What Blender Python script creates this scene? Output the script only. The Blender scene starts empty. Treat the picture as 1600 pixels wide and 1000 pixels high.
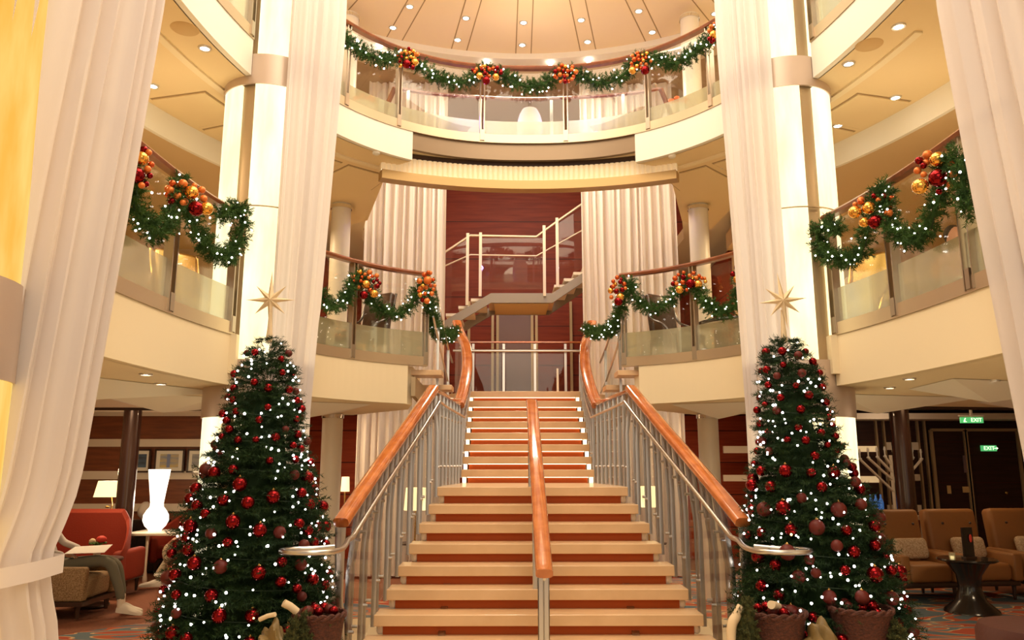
import bpy, math, random
import numpy as np
from mathutils import Vector, Matrix
PI = math.pi
C = bpy.context.scene.collection
SC = bpy.context.scene

# ------------------------------------------------------------------ camera, world, light, exposure
F = 1220.0
PITCH = math.atan(227 / 1220.0)
YAW = -7.7 / 1220.0
CP = np.array([-0.264, 0.0, 1.705])
FW = np.array([math.sin(-YAW) * math.cos(PITCH), math.cos(YAW) * math.cos(PITCH), math.sin(PITCH)])
RT = np.array([math.cos(YAW), math.sin(YAW), 0.0])
UP = np.cross(RT, FW)
cd = bpy.data.cameras.new('camera'); cam = bpy.data.objects.new('camera', cd); C.objects.link(cam)
cd.sensor_width = 36.0; cd.lens = 36.0 * F / 1600.0; cd.clip_start = 0.05; cd.clip_end = 200
cam.matrix_world = Matrix(((RT[0], UP[0], -FW[0], CP[0]), (RT[1], UP[1], -FW[1], CP[1]), (RT[2], UP[2], -FW[2], CP[2]), (0, 0, 0, 1)))
SC.camera = cam
w = bpy.data.worlds.new('world'); SC.world = w; w.use_nodes = True
w.node_tree.nodes['Background'].inputs[0].default_value = (1.0, 0.86, 0.70, 1)
w.node_tree.nodes['Background'].inputs[1].default_value = 0.50
SC.view_settings.view_transform = 'Standard'; SC.view_settings.look = 'None'
SC.view_settings.exposure = 0.0; SC.view_settings.gamma = 1.0; SC.view_settings.use_curve_mapping = False
SC.cycles.max_bounces = 7; SC.cycles.diffuse_bounces = 4; SC.cycles.glossy_bounces = 3
SC.cycles.transparent_max_bounces = 14; SC.cycles.transmission_bounces = 3
SC.cycles.sample_clamp_indirect = 4.0; SC.cycles.caustics_reflective = False; SC.cycles.caustics_refractive = False

def area_lamp(name, loc, size, power, col=(1, .78, .5), rot=(0, 0, 0), spread=PI):
    l = bpy.data.lights.new(name, 'AREA'); l.shape = 'DISK'; l.size = size; l.energy = power; l.color = col; l.spread = spread
    o = bpy.data.objects.new(name, l); C.objects.link(o); o.location = loc; o.rotation_euler = rot
    return o
# broad unseen lamps added under dome and room ceilings, filling in for small downlights
area_lamp('dome_lamp', (0, 6.3, 8.3), 5.0, 330, (1, .86, .66))
area_lamp('dome_cove_lamp', (0, 2.0, 8.3), 5.0, 300, (1, .86, .66))
for sx in (-1, 1):
    l = bpy.data.lights.new('gallery_fill', 'POINT'); l.energy = 11; l.color = (1, .80, .52); l.shadow_soft_size = .2  # unseen fill added to brighten the ceiling drop band, no fitting here
    o = bpy.data.objects.new('gallery_fill', l); C.objects.link(o); o.location = (sx * 3.4, 6.7, 4.5)
for k in range(6):
    l = bpy.data.lights.new('dome_fill', 'POINT'); l.energy = 30; l.color = (1, .84, .60); l.shadow_soft_size = .3  # unseen points hung below the dome, added to brighten its ceiling
    o = bpy.data.objects.new('dome_fill', l); C.objects.link(o); o.location = (3.6 * math.cos(k * PI / 3 + .5), 6.8 + 3.6 * math.sin(k * PI / 3 + .5), 7.35)
area_lamp('stairwell_lamp', (0, 11.6, 8.0), 1.6, 190, (1, .84, .64))
for sx in (-1, 1):
    area_lamp('upper_deck_lamp', (sx * 4.6, 8.6, 7.9), 0.8, 60, (1, .80, .55))
    area_lamp('gallery_lamp', (sx * 4.3, 6.0, 5.0), 0.7, 34, (1, .74, .42))
    area_lamp('gallery_lamp', (sx * 3.5, 10.0, 4.9), 0.6, 26, (1, .74, .42))
    area_lamp('lounge_lamp', (sx * 3.2, 11.8, 2.6), 0.5, 34, (1, .72, .42))
area_lamp('lounge_lamp', (-5.6, 10.6, 2.6), 0.7, 46, (1, .72, .42))
area_lamp('lounge_lamp', (6.0, 11.2, 2.6), 0.5, 12, (1, .66, .34))
area_lamp('lounge_lamp', (-5.2, 6.6, 2.3), 0.6, 26, (1, .76, .48))
area_lamp('lounge_lamp', (5.0, 7.0, 2.3), 0.6, 22, (1, .76, .48))
area_lamp('platform_lamp', (0, 13.4, 4.45), 0.4, 18, (1, .72, .42))
for sx in (-1, 1):
    l = bpy.data.lights.new('blue_stage_lamp', 'POINT'); l.energy = 16; l.color = (.30, .25, 1); l.shadow_soft_size = .05
    o = bpy.data.objects.new('blue_stage_lamp', l); C.objects.link(o); o.location = (sx * .85, 9.42, 6.05)
area_lamp('foyer_fill', (0, -1.5, 5.4), 4.5, 150, (1, .84, .62), (0.75, 0, 0))  # unseen fill added behind the camera, made broad to dim its reflections

# ------------------------------------------------------------------ pixel <-> place helpers
def ray(x, y):
    return FW * F + RT * (x - 800) - UP * (y - 500)
def atz(x, y, z):
    d = ray(x, y); return CP + d * ((z - CP[2]) / d[2])
def aty(x, y, Y):
    d = ray(x, y); return CP + d * (Y / d[1])
def proj(P):
    v = np.asarray(P, float) - CP; q = v @ FW
    return 800 + F * (v @ RT) / q, 500 - F * (v @ UP) / q

# plan outline of the atrium opening
RA, RB, RX, RY, RN = 2.832, 4.396, -0.02, 4.80, 2.413
def ring(t, off=0.0):
    c, s = math.cos(t), math.sin(t)
    u = math.copysign(abs(c) ** (2 / RN), c); v = math.copysign(abs(s) ** (2 / RN), s)
    x, y = RX + RA * u, RY + RB * v
    nx = math.copysign(abs(u) ** (RN - 1), u) / RA; ny = math.copysign(abs(v) ** (RN - 1), v) / RB
    l = math.hypot(nx, ny) or 1
    return np.array([x + off * nx / l, y + off * ny / l])
def ring_dense(t0, t1, off=0.0, step=0.09):
    ts = np.linspace(t0, t1, 1200)
    P = np.array([ring(t, off) for t in ts]); d = np.r_[0, np.cumsum(np.hypot(*np.diff(P, axis=0).T))]
    n = max(3, int(d[-1] / step) + 1); q = np.linspace(0, d[-1], n)
    return [float(a) for a in np.interp(q, d, ts)]
def ring_t_px(px, z, lo, hi):
    best = min(np.linspace(lo, hi, 900), key=lambda t: abs(proj([*ring(t), z])[0] - px))
    return float(best)
def ring_at(px, py, off):
    """the point where the sight line meets the upright wall standing on the outline"""
    best = None
    d = ray(px, py)
    for k in np.linspace(3, 12, 1500):
        P = CP + d * (k / d[1])
        f = abs((P[0] - RX) / (RA + off)) ** RN + abs((P[1] - RY) / (RB + off)) ** RN - 1 if P[1] > RY else abs((P[0] - RX) / (RA + off)) ** RN - 1
        if f >= 0: return P
    return P

# ------------------------------------------------------------------ materials
def mat(name, col=(.8, .8, .8), rough=.5, metal=0.0, emis=None, es=0.0, coat=0.0, noise=None, bump=0.0, bscale=60, spec=.5, sampling=None):
    m = bpy.data.materials.new(name); m.use_nodes = True
    nt = m.node_tree; b = nt.nodes['Principled BSDF']
    b.inputs['Base Color'].default_value = (*col, 1); b.inputs['Roughness'].default_value = rough
    b.inputs['Metallic'].default_value = metal; b.inputs['Coat Weight'].default_value = coat
    b.inputs['Specular IOR Level'].default_value = spec
    if emis: b.inputs['Emission Color'].default_value = (*emis, 1); b.inputs['Emission Strength'].default_value = es
    if noise:
        col2, sc, stretch = noise
        tc = nt.nodes.new('ShaderNodeTexCoord'); mp = nt.nodes.new('ShaderNodeMapping'); mp.inputs['Scale'].default_value = stretch
        n = nt.nodes.new('ShaderNodeTexNoise'); n.inputs['Scale'].default_value = sc; n.inputs['Detail'].default_value = 4
        r = nt.nodes.new('ShaderNodeMix'); r.data_type = 'RGBA'; r.inputs[6].default_value = (*col, 1); r.inputs[7].default_value = (*col2, 1)
        cr = nt.nodes.new('ShaderNodeMapRange'); cr.inputs[1].default_value = .35; cr.inputs[2].default_value = .65
        nt.links.new(tc.outputs['Object'], mp.inputs[0]); nt.links.new(mp.outputs[0], n.inputs[0]); nt.links.new(n.outputs[0], cr.inputs[0])
        nt.links.new(cr.outputs[0], r.inputs[0]); nt.links.new(r.outputs[2], b.inputs['Base Color'])
        if emis and es: pass
    if bump:
        n2 = nt.nodes.new('ShaderNodeTexNoise'); n2.inputs['Scale'].default_value = bscale; bp = nt.nodes.new('ShaderNodeBump'); bp.inputs['Strength'].default_value = bump; bp.inputs['Distance'].default_value = .01
        tc2 = nt.nodes.new('ShaderNodeTexCoord'); nt.links.new(tc2.outputs['Object'], n2.inputs[0])
        nt.links.new(n2.outputs[0], bp.inputs['Height']); nt.links.new(bp.outputs[0], b.inputs['Normal'])
    if sampling: m.cycles.emission_sampling = sampling
    return m
def glass_mat(name, tint=(.93, .95, .93), g=.10, rough=.02, haze=0.0, hcol=(.8, .8, .75)):
    m = bpy.data.materials.new(name); m.use_nodes = True; nt = m.node_tree; nt.nodes.clear()
    o = nt.nodes.new('ShaderNodeOutputMaterial'); t = nt.nodes.new('ShaderNodeBsdfTransparent'); t.inputs[0].default_value = (*tint, 1)
    gl = nt.nodes.new('ShaderNodeBsdfGlossy'); gl.inputs['Roughness'].default_value = rough; gl.inputs[0].default_value = (1, 1, 1, 1)
    lw = nt.nodes.new('ShaderNodeLayerWeight'); lw.inputs[0].default_value = .35
    mr = nt.nodes.new('ShaderNodeMapRange'); mr.inputs[3].default_value = g * .5; mr.inputs[4].default_value = min(.9, g * 4)
    mx = nt.nodes.new('ShaderNodeMixShader')
    nt.links.new(lw.outputs['Facing'], mr.inputs[0]); nt.links.new(mr.outputs[0], mx.inputs[0])
    nt.links.new(t.outputs[0], mx.inputs[1]); nt.links.new(gl.outputs[0], mx.inputs[2]); last = mx
    if haze:
        d = nt.nodes.new('ShaderNodeBsdfDiffuse'); d.inputs[0].default_value = (*hcol, 1); m2 = nt.nodes.new('ShaderNodeMixShader'); m2.inputs[0].default_value = haze
        tr = nt.nodes.new('ShaderNodeBsdfTranslucent'); tr.inputs[0].default_value = (*hcol, 1); ad = nt.nodes.new('ShaderNodeMixShader'); ad.inputs[0].default_value = .5
        nt.links.new(d.outputs[0], ad.inputs[1]); nt.links.new(tr.outputs[0], ad.inputs[2])
        nt.links.new(mx.outputs[0], m2.inputs[1]); nt.links.new(ad.outputs[0], m2.inputs[2]); last = m2
    nt.links.new(last.outputs[0], o.inputs[0]); return m
def cloth_mat(name, col, tr=.45):
    m = bpy.data.materials.new(name); m.use_nodes = True; nt = m.node_tree; nt.nodes.clear()
    o = nt.nodes.new('ShaderNodeOutputMaterial'); d = nt.nodes.new('ShaderNodeBsdfDiffuse'); d.inputs[0].default_value = (*col, 1)
    t = nt.nodes.new('ShaderNodeBsdfTranslucent'); t.inputs[0].default_value = (*col, 1); mx = nt.nodes.new('ShaderNodeMixShader'); mx.inputs[0].default_value = tr
    nt.links.new(d.outputs[0], mx.inputs[1]); nt.links.new(t.outputs[0], mx.inputs[2]); nt.links.new(mx.outputs[0], o.inputs[0]); return m
def glow_mat(name, ca, cb, strength, sc=2.0, sampling=None):
    m = bpy.data.materials.new(name); m.use_nodes = True; nt = m.node_tree; nt.nodes.clear()
    o = nt.nodes.new('ShaderNodeOutputMaterial'); e = nt.nodes.new('ShaderNodeEmission'); e.inputs[1].default_value = strength
    tc = nt.nodes.new('ShaderNodeTexCoord'); n = nt.nodes.new('ShaderNodeTexNoise'); n.inputs['Scale'].default_value = sc; n.inputs['Detail'].default_value = 5
    mp = nt.nodes.new('ShaderNodeMapping'); mp.inputs['Scale'].default_value = (2.2, 2.2, .5)
    cr = nt.nodes.new('ShaderNodeValToRGB'); cr.color_ramp.elements[0].position = .35; cr.color_ramp.elements[1].position = .65
    cr.color_ramp.elements[0].color = (*ca, 1); cr.color_ramp.elements[1].color = (*cb, 1)
    nt.links.new(tc.outputs['Object'], mp.inputs[0]); nt.links.new(mp.outputs[0], n.inputs[0]); nt.links.new(n.outputs[0], cr.inputs[0])
    nt.links.new(cr.outputs[0], e.inputs[0]); nt.links.new(e.outputs[0], o.inputs[0])
    if sampling: m.cycles.emission_sampling = sampling
    return m
def wood(name, ca, cb, rough=.25, coat=.5, stretch=(1, 1, 12), sc=3, seam=None):
    m = mat(name, ca, rough, coat=coat, noise=(cb, sc, stretch)); return m
def carpet_mat():
    m = bpy.data.materials.new('swirl carpet'); m.use_nodes = True; nt = m.node_tree; b = nt.nodes['Principled BSDF']; b.inputs['Roughness'].default_value = .95
    tc = nt.nodes.new('ShaderNodeTexCoord'); mp = nt.nodes.new('ShaderNodeMapping'); mp.inputs['Scale'].default_value = (.55, 1.5, 1)
    n = nt.nodes.new('ShaderNodeTexNoise'); n.inputs['Scale'].default_value = 1.5; n.inputs['Detail'].default_value = 1.0; n.inputs['Distortion'].default_value = 1.2
    cr = nt.nodes.new('ShaderNodeValToRGB'); r = cr.color_ramp; r.interpolation = 'CONSTANT'
    el = [(0, (.10, .14, .17)), (.38, (.62, .42, .22)), (.395, (.42, .07, .03)), (.47, (.62, .42, .22)), (.485, (.12, .17, .20)), (.56, (.62, .42, .22)), (.575, (.45, .09, .03)), (.64, (.10, .15, .18))]
    r.elements[0].position = 0; r.elements[0].color = (*el[0][1], 1); r.elements[1].position = el[1][0]; r.elements[1].color = (*el[1][1], 1)
    for p, c in el[2:]:
        e = r.elements.new(p); e.color = (*c, 1)
    nt.links.new(tc.outputs['Object'], mp.inputs[0]); nt.links.new(mp.outputs[0], n.inputs[0]); nt.links.new(n.outputs[0], cr.inputs[0]); nt.links.new(cr.outputs[0], b.inputs['Base Color'])
    return m
def panel_wood(name, ca, cb, zs, seamcol=(.05, .008, .004), rough=.3):
    """veneer wall with thin horizontal seams"""
    m = mat(name, ca, .55, spec=.25, noise=(cb, 2.5, (.6, .6, 8))); nt = m.node_tree; b = nt.nodes['Principled BSDF']
    src = b.inputs['Base Color'].links[0].from_socket
    tc = nt.nodes.new('ShaderNodeTexCoord'); sp = nt.nodes.new('ShaderNodeSeparateXYZ'); nt.links.new(tc.outputs['Object'], sp.inputs[0])
    mo = nt.nodes.new('ShaderNodeMath'); mo.operation = 'MODULO'; mo.inputs[1].default_value = zs; nt.links.new(sp.outputs[2], mo.inputs[0])
    lt = nt.nodes.new('ShaderNodeMath'); lt.operation = 'LESS_THAN'; lt.inputs[1].default_value = .018; nt.links.new(mo.outputs[0], lt.inputs[0])
    mx = nt.nodes.new('ShaderNodeMix'); mx.data_type = 'RGBA'; mx.inputs[7].default_value = (*seamcol, 1)
    nt.links.new(lt.outputs[0], mx.inputs[0]); nt.links.new(src, mx.inputs[6]); nt.links.new(mx.outputs[2], b.inputs['Base Color'])
    return m
M = dict(
    fascia_steel=mat('brown brushed fascia steel', (.24, .17, .11), .38, .75), base_steel=mat('base rail steel', (.60, .47, .33), .34, .85),
    brasslip=mat('brass lip', (.46, .30, .13), .38, .7), grey_steel=mat('grey stair steel', (.27, .22, .17), .45, .4), satin_post=mat('satin post', (.62, .50, .36), .35, .5),
    cream=mat('cream plaster', (.84, .70, .47), .7), ceil=mat('ceiling cream', (.80, .62, .36), .8), ceil2=mat('dome cream', (.86, .69, .48), .8),
    white=mat('white paint', (.86, .80, .70), .6), tan=mat('tan panel', (.66, .47, .26), .6), brown_ceil=mat('brown ceiling', (.42, .28, .16), .8),
    seam=mat('seam', (.36, .24, .12), .8), steel=mat('brushed steel', (.62, .58, .54), .28, 1.0), steel_dk=mat('bronze steel', (.46, .38, .30), .32, 1.0),
    satin=mat('satin metal band', (.58, .46, .38), .4, .55), mull=mat('bronze mullion', (.42, .30, .17), .4, .3), chrome=mat('chrome', (.8, .8, .8), .08, 1.0),
    handrail=wood('orange handrail wood', (.42, .105, .022), (.56, .17, .04), .16, 1.0, (1, 1, 1), 9), railwood=wood('dark rail wood', (.20, .055, .022), (.28, .085, .03), .3, .4, (1, 1, 1), 8),
    riser=mat('riser wood', (.42, .080, .012), .5, spec=.2), tread=mat('tread stone', (.74, .49, .27), .35, noise=((.66, .42, .22), 3, (1, 4, 1)), coat=.2),
    glass=glass_mat('balustrade glass', (.975, .98, .965), .035), frost=glass_mat('frosted glass band', (.85, .87, .8), .12, .12, .38, (.72, .68, .52)),
    curtain=cloth_mat('sheer curtain', (.79, .715, .69), .24), curtain_b=cloth_mat('back curtain', (.92, .83, .74), .30),
    onyx=glow_mat('backlit onyx', (1.0, .78, .38), (1.0, .90, .60), 1.75), onyx_y=glow_mat('amber backlit onyx', (1.0, .50, .08), (1.0, .66, .18), 1.05, 3),
    led=mat('led strip', (1, .9, .7), .5, emis=(1, .80, .48), es=3), led2=mat('riser led', (1, .9, .7), .5, emis=(1, .86, .58), es=2.6), lens=mat('downlight lens', (1, 1, 1), .5, emis=(1, .93, .80), es=14), trim=mat('lamp trim', (.7, .66, .6), .3, .6),
    fluted=mat('fluted lit glass', (.82, .66, .44), .35, emis=(1, .74, .42), es=.22),
    redwall=panel_wood('red veneer', (.145, .016, .005), (.20, .026, .008), .78), redwall_lit=panel_wood('lit red veneer', (.34, .045, .014), (.44, .07, .02), .6),  # lower red wall coloured lighter and oranger for the light on it
    darkwood=panel_wood('dark veneer', (.026, .009, .006), (.045, .015, .009), .7), brownwood=mat('brown veneer', (.16, .045, .018), .45, noise=((.24, .07, .025), 2, (1, 1, 9))),
    stripe=mat('cream stripe', (.78, .66, .52), .6), black=mat('black lacquer', (.012, .010, .010), .2, coat=.4), dark=mat('dark wood', (.045, .020, .012), .35, coat=.3),
    columnw=mat('white column', (.82, .74, .62), .35), columnd=mat('dark column', (.055, .025, .018), .25, .3, coat=.5), carpet=mat('brown carpet', (.20, .065, .03), .95, noise=((.25, .09, .045), 40, (1, 1, 1))),
    swirl=carpet_mat(), marble=mat('cream floor', (.72, .56, .34), .35), red=mat('red sofa velvet', (.29, .030, .010), .75, bump=.2), orange=mat('orange armchair leather', (.33, .145, .045), .5, bump=.4, bscale=9),
    tweed=mat('tweed', (.45, .30, .16), .9, noise=((.20, .12, .06), 90, (1, 1, 1))), pillow=mat('speckled pillow', (.75, .62, .45), .9, noise=((.48, .32, .20), 55, (1, 1, 1))),
    needle=mat('fir needles', (.022, .050, .012), .7, spec=.2, noise=((.010, .028, .010), 6, (1, 1, 1))), needle_g=mat('garland needles', (.060, .130, .026), .7, spec=.2, noise=((.025, .065, .014), 9, (1, 1, 1))), bark=mat('bark', (.08, .045, .025), .9),
    bulb=mat('fairy bulb', (1, 1, 1), .4, emis=(1, .93, .88), es=9, sampling='NONE'), bulbw=mat('warm fairy bulb', (1, .8, .4), .4, emis=(1, .72, .25), es=4, sampling='NONE'), wire=mat('green wire', (.01, .03, .01), .6),
    b_red=mat('shiny red', (.20, .004, .006), .10, .85), b_matte=mat('matte red', (.115, .014, .009), .5, .0, spec=.3), b_gold=mat('gold bauble', (.85, .42, .08), .14, .9), b_orange=mat('orange bauble', (.75, .19, .035), .35, .4), b_copper=mat('copper bauble', (.62, .10, .02), .2, .7),
    star=mat('champagne glitter', (.86, .68, .44), .45, .35, bump=.6, bscale=300), wick=mat('basket wicker', (.11, .028, .014), .8, noise=((.05, .014, .008), 45, (1, 1, 2.5)), bump=1.0, bscale=70), goldcloth=mat('gold cloth', (.26, .165, .055), .5, noise=((.15, .10, .035), 6, (1, 1, 1)), bump=.7, bscale=14),
    moss=mat('moss', (.10, .095, .025), .95, noise=((.05, .065, .018), 30, (1, 1, 1)), bump=1, bscale=50), bread=mat('pale wood log', (.78, .60, .38), .8), lampw=mat('lamp porcelain', (.95, .9, .8), .4, emis=(1, .90, .72), es=1.9), shade=mat('lamp shade', (.95, .85, .6), .7, emis=(1, .78, .38), es=1.25),
    brass=mat('brass', (.7, .45, .16), .25, 1.0), skin=mat('skin', (.62, .33, .22), .55), trouser=mat('grey green trousers', (.16, .15, .11), .9), khaki=mat('khaki trousers', (.52, .42, .28), .9), sneaker=mat('white sneaker', (.78, .70, .60), .6), shirt=mat('pale shirt', (.55, .50, .48), .9), sock=mat('white sock', (.78, .66, .54), .9),
    paper=mat('white paper', (.85, .83, .80), .7), hair=mat('hair', (.05, .03, .02), .7), orangeshirt=mat('orange shirt', (.60, .22, .12), .9), matb=mat('picture mount', (.85, .80, .68), .7),
    green=mat('green exit sign', (.05, .45, .12), .5, emis=(.15, .8, .25), es=.55), greenw=mat('exit sign letters', (.9, 1, .8), .5, emis=(.85, 1, .7), es=1.4), sign=mat('brass door sign', (.65, .42, .18), .5), blueglass=mat('blue bar glass', (.1, .25, .6), .1, emis=(.1, .3, .8), es=.25),
    flower=mat('orange flower', (.85, .18, .05), .6), leaf=mat('leaf', (.08, .16, .03), .6), redflower=mat('red flower', (.7, .05, .03), .6), grey=mat('grey upholstery', (.42, .34, .28), .9), whitechair=mat('white shell', (.85, .82, .74), .4), litpanel=mat('lit cream shelf', (.9, .7, .4), .6, emis=(1, .70, .36), es=.45), tancush=mat('tan cushion', (.60, .40, .18), .7), darkglass=glass_mat('dark tabletop glass', (.2, .22, .25), .3, .03), ottoman=mat('dark red leather', (.10, .022, .015), .6, bump=.2, bscale=30), violet=mat('blue violet lamp', (.2, .2, 1), .5, emis=(.35, .3, 1), es=2), grille=mat('speaker grille', (.62, .42, .20), .8), winglass=mat('reflection grey door glass', (.20, .13, .13), .6, spec=.2),
)

# ------------------------------------------------------------------ mesh builder
class MB:
    def __init__(s): s.v = []; s.f = []; s.m = []; s.cm = 0
    def add(s, v, f):
        b = len(s.v); s.v += [tuple(map(float, p)) for p in v]; s.f += [tuple(b + i for i in q) for q in f]; s.m += [s.cm] * len(f); return s
    def box(s, c, d, rz=0, R=None):
        x, y, z = [k / 2 for k in d]; pts = [(a * x, b * y, e * z) for e in (-1, 1) for a, b in ((-1, -1), (1, -1), (1, 1), (-1, 1))]
        if R is None: R = Matrix.Rotation(rz, 3, 'Z')
        pts = [R @ Vector(p) + Vector(c) for p in pts]
        return s.add(pts, [(3, 2, 1, 0), (4, 5, 6, 7), (0, 1, 5, 4), (1, 2, 6, 5), (2, 3, 7, 6), (3, 0, 4, 7)])
    def rbox(s, c, d, r=.03, rz=0, n=3, R=None, top=1.0):
        """box with rounded edges (superellipsoid-like cushions when r is large)"""
        if R is None: R = Matrix.Rotation(rz, 3, 'Z')
        hx, hy, hz = [max(k / 2 - r, 1e-4) for k in d]; vs = []; fs = []; N = 4 * (n + 1); rows = []
        for j in range(2 * (n + 1)):
            k = j if j <= n else j - 1
            ph = -PI / 2 + PI * (k / (2 * n)); zc = -hz if j <= n else hz
            zz = zc + r * math.sin(ph); rr = r * math.cos(ph); tt = 1 if zz < 0 else top
            row = []
            for q in range(4):
                for i in range(n + 1):
                    a = q * PI / 2 + (PI / 2) * i / n
                    cx = hx * (1 if q in (0, 3) else -1); cy = hy * (1 if q in (0, 1) else -1)
                    row.append(len(vs)); vs.append(R @ Vector(((cx + rr * math.cos(a)) * tt, (cy + rr * math.sin(a)) * tt, zz)) + Vector(c))
            rows.append(row)
        for a, b in zip(rows, rows[1:]):
            for i in range(N): fs.append((a[i], a[(i + 1) % N], b[(i + 1) % N], b[i]))
        fs.append(tuple(reversed(rows[0]))); fs.append(tuple(rows[-1]))
        return s.add(vs, fs)
    def lathe(s, c, prof, n=24, axis=None, caps=True):
        vs = []; fs = []
        R = Matrix.Identity(3) if axis is None else Vector((0, 0, 1)).rotation_difference(Vector(axis)).to_matrix()
        for r, z in prof:
            for i in range(n):
                a = 2 * PI * i / n; vs.append(R @ Vector((r * math.cos(a), r * math.sin(a), z)) + Vector(c))
        for k in range(len(prof) - 1):
            for i in range(n): fs.append((k * n + i, k * n + (i + 1) % n, (k + 1) * n + (i + 1) % n, (k + 1) * n + i))
        if caps: fs.append(tuple(reversed(range(n)))); fs.append(tuple((len(prof) - 1) * n + i for i in range(n)))
        return s.add(vs, fs)
    def cyl(s, c, r, h, n=24, r2=None): return s.lathe(c, [(r, 0), (r if r2 is None else r2, h)], n)
    def tube(s, pts, r, n=8, closed=False, flat=None, up=(0, 0, 1)):
        """tube (or flat oval bar: flat=(half width, half height)) along a path"""
        P = [Vector(p) for p in pts]; N = len(P); vs = []; fs = []
        prev = None
        for i in range(N):
            if closed: t = P[(i + 1) % N] - P[i - 1]
            else: t = P[min(i + 1, N - 1)] - P[max(i - 1, 0)]
            t.normalize(); u = Vector(up)
            sd = t.cross(u)
            if sd.length < 1e-3: sd = prev if prev is not None else t.cross(Vector((1, 0, 0)))
            sd.normalize()
            if prev is not None and sd.dot(prev) < 0: sd = -sd
            prev = sd.copy(); uu = sd.cross(t).normalized()
            rr = r[i] if isinstance(r, (list, tuple)) else r
            a_, b_ = (flat if flat else (rr, rr))
            for k in range(n):
                a = 2 * PI * (k + .5) / n
                ca, sa = math.cos(a), math.sin(a)
                if flat: ca = math.copysign(abs(ca) ** .6, ca); sa = math.copysign(abs(sa) ** .6, sa)
                vs.append(P[i] + sd * (a_ * ca) + uu * (b_ * sa))
        M_ = N if closed else N - 1
        for i in range(M_):
            j = (i + 1) % N
            for k in range(n): fs.append((i * n + k, i * n + (k + 1) % n, j * n + (k + 1) % n, j * n + k))
        if not closed: fs.append(tuple(reversed(range(n)))); fs.append(tuple((N - 1) * n + k for k in range(n)))
        return s.add(vs, fs)
    def sphere(s, c, r, nu=16, nv=10, sc=(1, 1, 1)):
        vs = [(c[0], c[1], c[2] - r * sc[2])]; fs = []
        for j in range(1, nv):
            ph = -PI / 2 + PI * j / nv
            for i in range(nu):
                a = 2 * PI * i / nu; vs.append((c[0] + r * sc[0] * math.cos(ph) * math.cos(a), c[1] + r * sc[1] * math.cos(ph) * math.sin(a), c[2] + r * sc[2] * math.sin(ph)))
        vs.append((c[0], c[1], c[2] + r * sc[2])); T = len(vs) - 1
        for i in range(nu): fs.append((0, 1 + (i + 1) % nu, 1 + i)); fs.append((T, 1 + (nv - 2) * nu + i, 1 + (nv - 2) * nu + (i + 1) % nu))
        for j in range(nv - 2):
            for i in range(nu): fs.append((1 + j * nu + i, 1 + j * nu + (i + 1) % nu, 1 + (j + 1) * nu + (i + 1) % nu, 1 + (j + 1) * nu + i))
        return s.add(vs, fs)
    def prism(s, poly, z0, z1):
        n = len(poly); vs = [(p[0], p[1], z0) for p in poly] + [(p[0], p[1], z1) for p in poly]
        from mathutils.geometry import tessellate_polygon
        tri = tessellate_polygon([[Vector((p[0], p[1], 0)) for p in poly]])
        ar = sum(poly[i][0] * poly[(i + 1) % n][1] - poly[(i + 1) % n][0] * poly[i][1] for i in range(n))
        fs = []
        for t in tri:
            a, b, c = [poly[i] for i in t]
            ccw = (b[0] - a[0]) * (c[1] - a[1]) - (b[1] - a[1]) * (c[0] - a[0]) > 0
            up_ = t if ccw else t[::-1]
            fs.append(tuple(i + n for i in up_)); fs.append(tuple(up_[::-1]))
        for i in range(n):
            j = (i + 1) % n
            fs.append((i, j, j + n, i + n) if ar > 0 else (j, i, i + n, j + n))
        return s.add(vs, fs)
    def sweep(s, ts, prof, closed=True):
        """sweep a profile of (offset, z) along the outline"""
        k = len(prof); vs = []; fs = []
        for t in ts:
            for o_, z in prof:
                x, y = ring(t, o_); vs.append((x, y, z))
        for i in range(len(ts) - 1):
            for j in range(k if closed else k - 1):
                j2 = (j + 1) % k; fs.append((i * k + j, (i + 1) * k + j, (i + 1) * k + j2, i * k + j2))
        if closed: fs.append(tuple(range(k))); fs.append(tuple(reversed([(len(ts) - 1) * k + j for j in range(k)])))
        return s.add(vs, fs)
    def strip(s, pts, z0, z1):
        n = len(pts); vs = [(p[0], p[1], z0) for p in pts] + [(p[0], p[1], z1) for p in pts]
        return s.add(vs, [(i, i + 1, n + i + 1, n + i) for i in range(n - 1)])
    def build(s, name, material, parent=None, smooth=False, origin=None, bevel=0):
        me = bpy.data.meshes.new(name)
        v = np.array(s.v)
        if parent is not None: org = np.array(ORG[parent.name])
        elif origin is not None: org = np.array(origin, float)
        else: org = np.array([(v[:, 0].min() + v[:, 0].max()) / 2, (v[:, 1].min() + v[:, 1].max()) / 2, v[:, 2].min()])
        me.from_pydata((v - org).tolist(), [], s.f)
        mats = material if isinstance(material, (list, tuple)) else [material]
        for m_ in mats: me.materials.append(m_ if not isinstance(m_, str) else M[m_])
        if len(mats) > 1: me.polygons.foreach_set('material_index', s.m)
        if smooth:
            me.polygons.foreach_set('use_smooth', [True] * len(me.polygons))
            try: me.set_sharp_from_angle(angle=math.radians(40))
            except Exception: pass
        me.update()
        o = bpy.data.objects.new(name, me); C.objects.link(o)
        if parent is not None: o.parent = parent
        else: o.location = org
        ORG[o.name] = tuple(org)
        if bevel:
            b = o.modifiers.new('bevel', 'BEVEL'); b.width = bevel; b.segments = 2; b.limit_method = 'ANGLE'
        return o
ORG = {}
def tag(o, label=None, cat=None, group=None, kind=None):
    if label: o['label'] = label
    if cat: o['category'] = cat
    if group: o['group'] = group
    if kind: o['kind'] = kind
    return o
def thing(name, label, cat, loc, group=None):
    o = bpy.data.objects.new(name, None); C.objects.link(o); o.location = loc; o.empty_display_size = .1
    ORG[o.name] = tuple(loc); return tag(o, label, cat, group)
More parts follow.
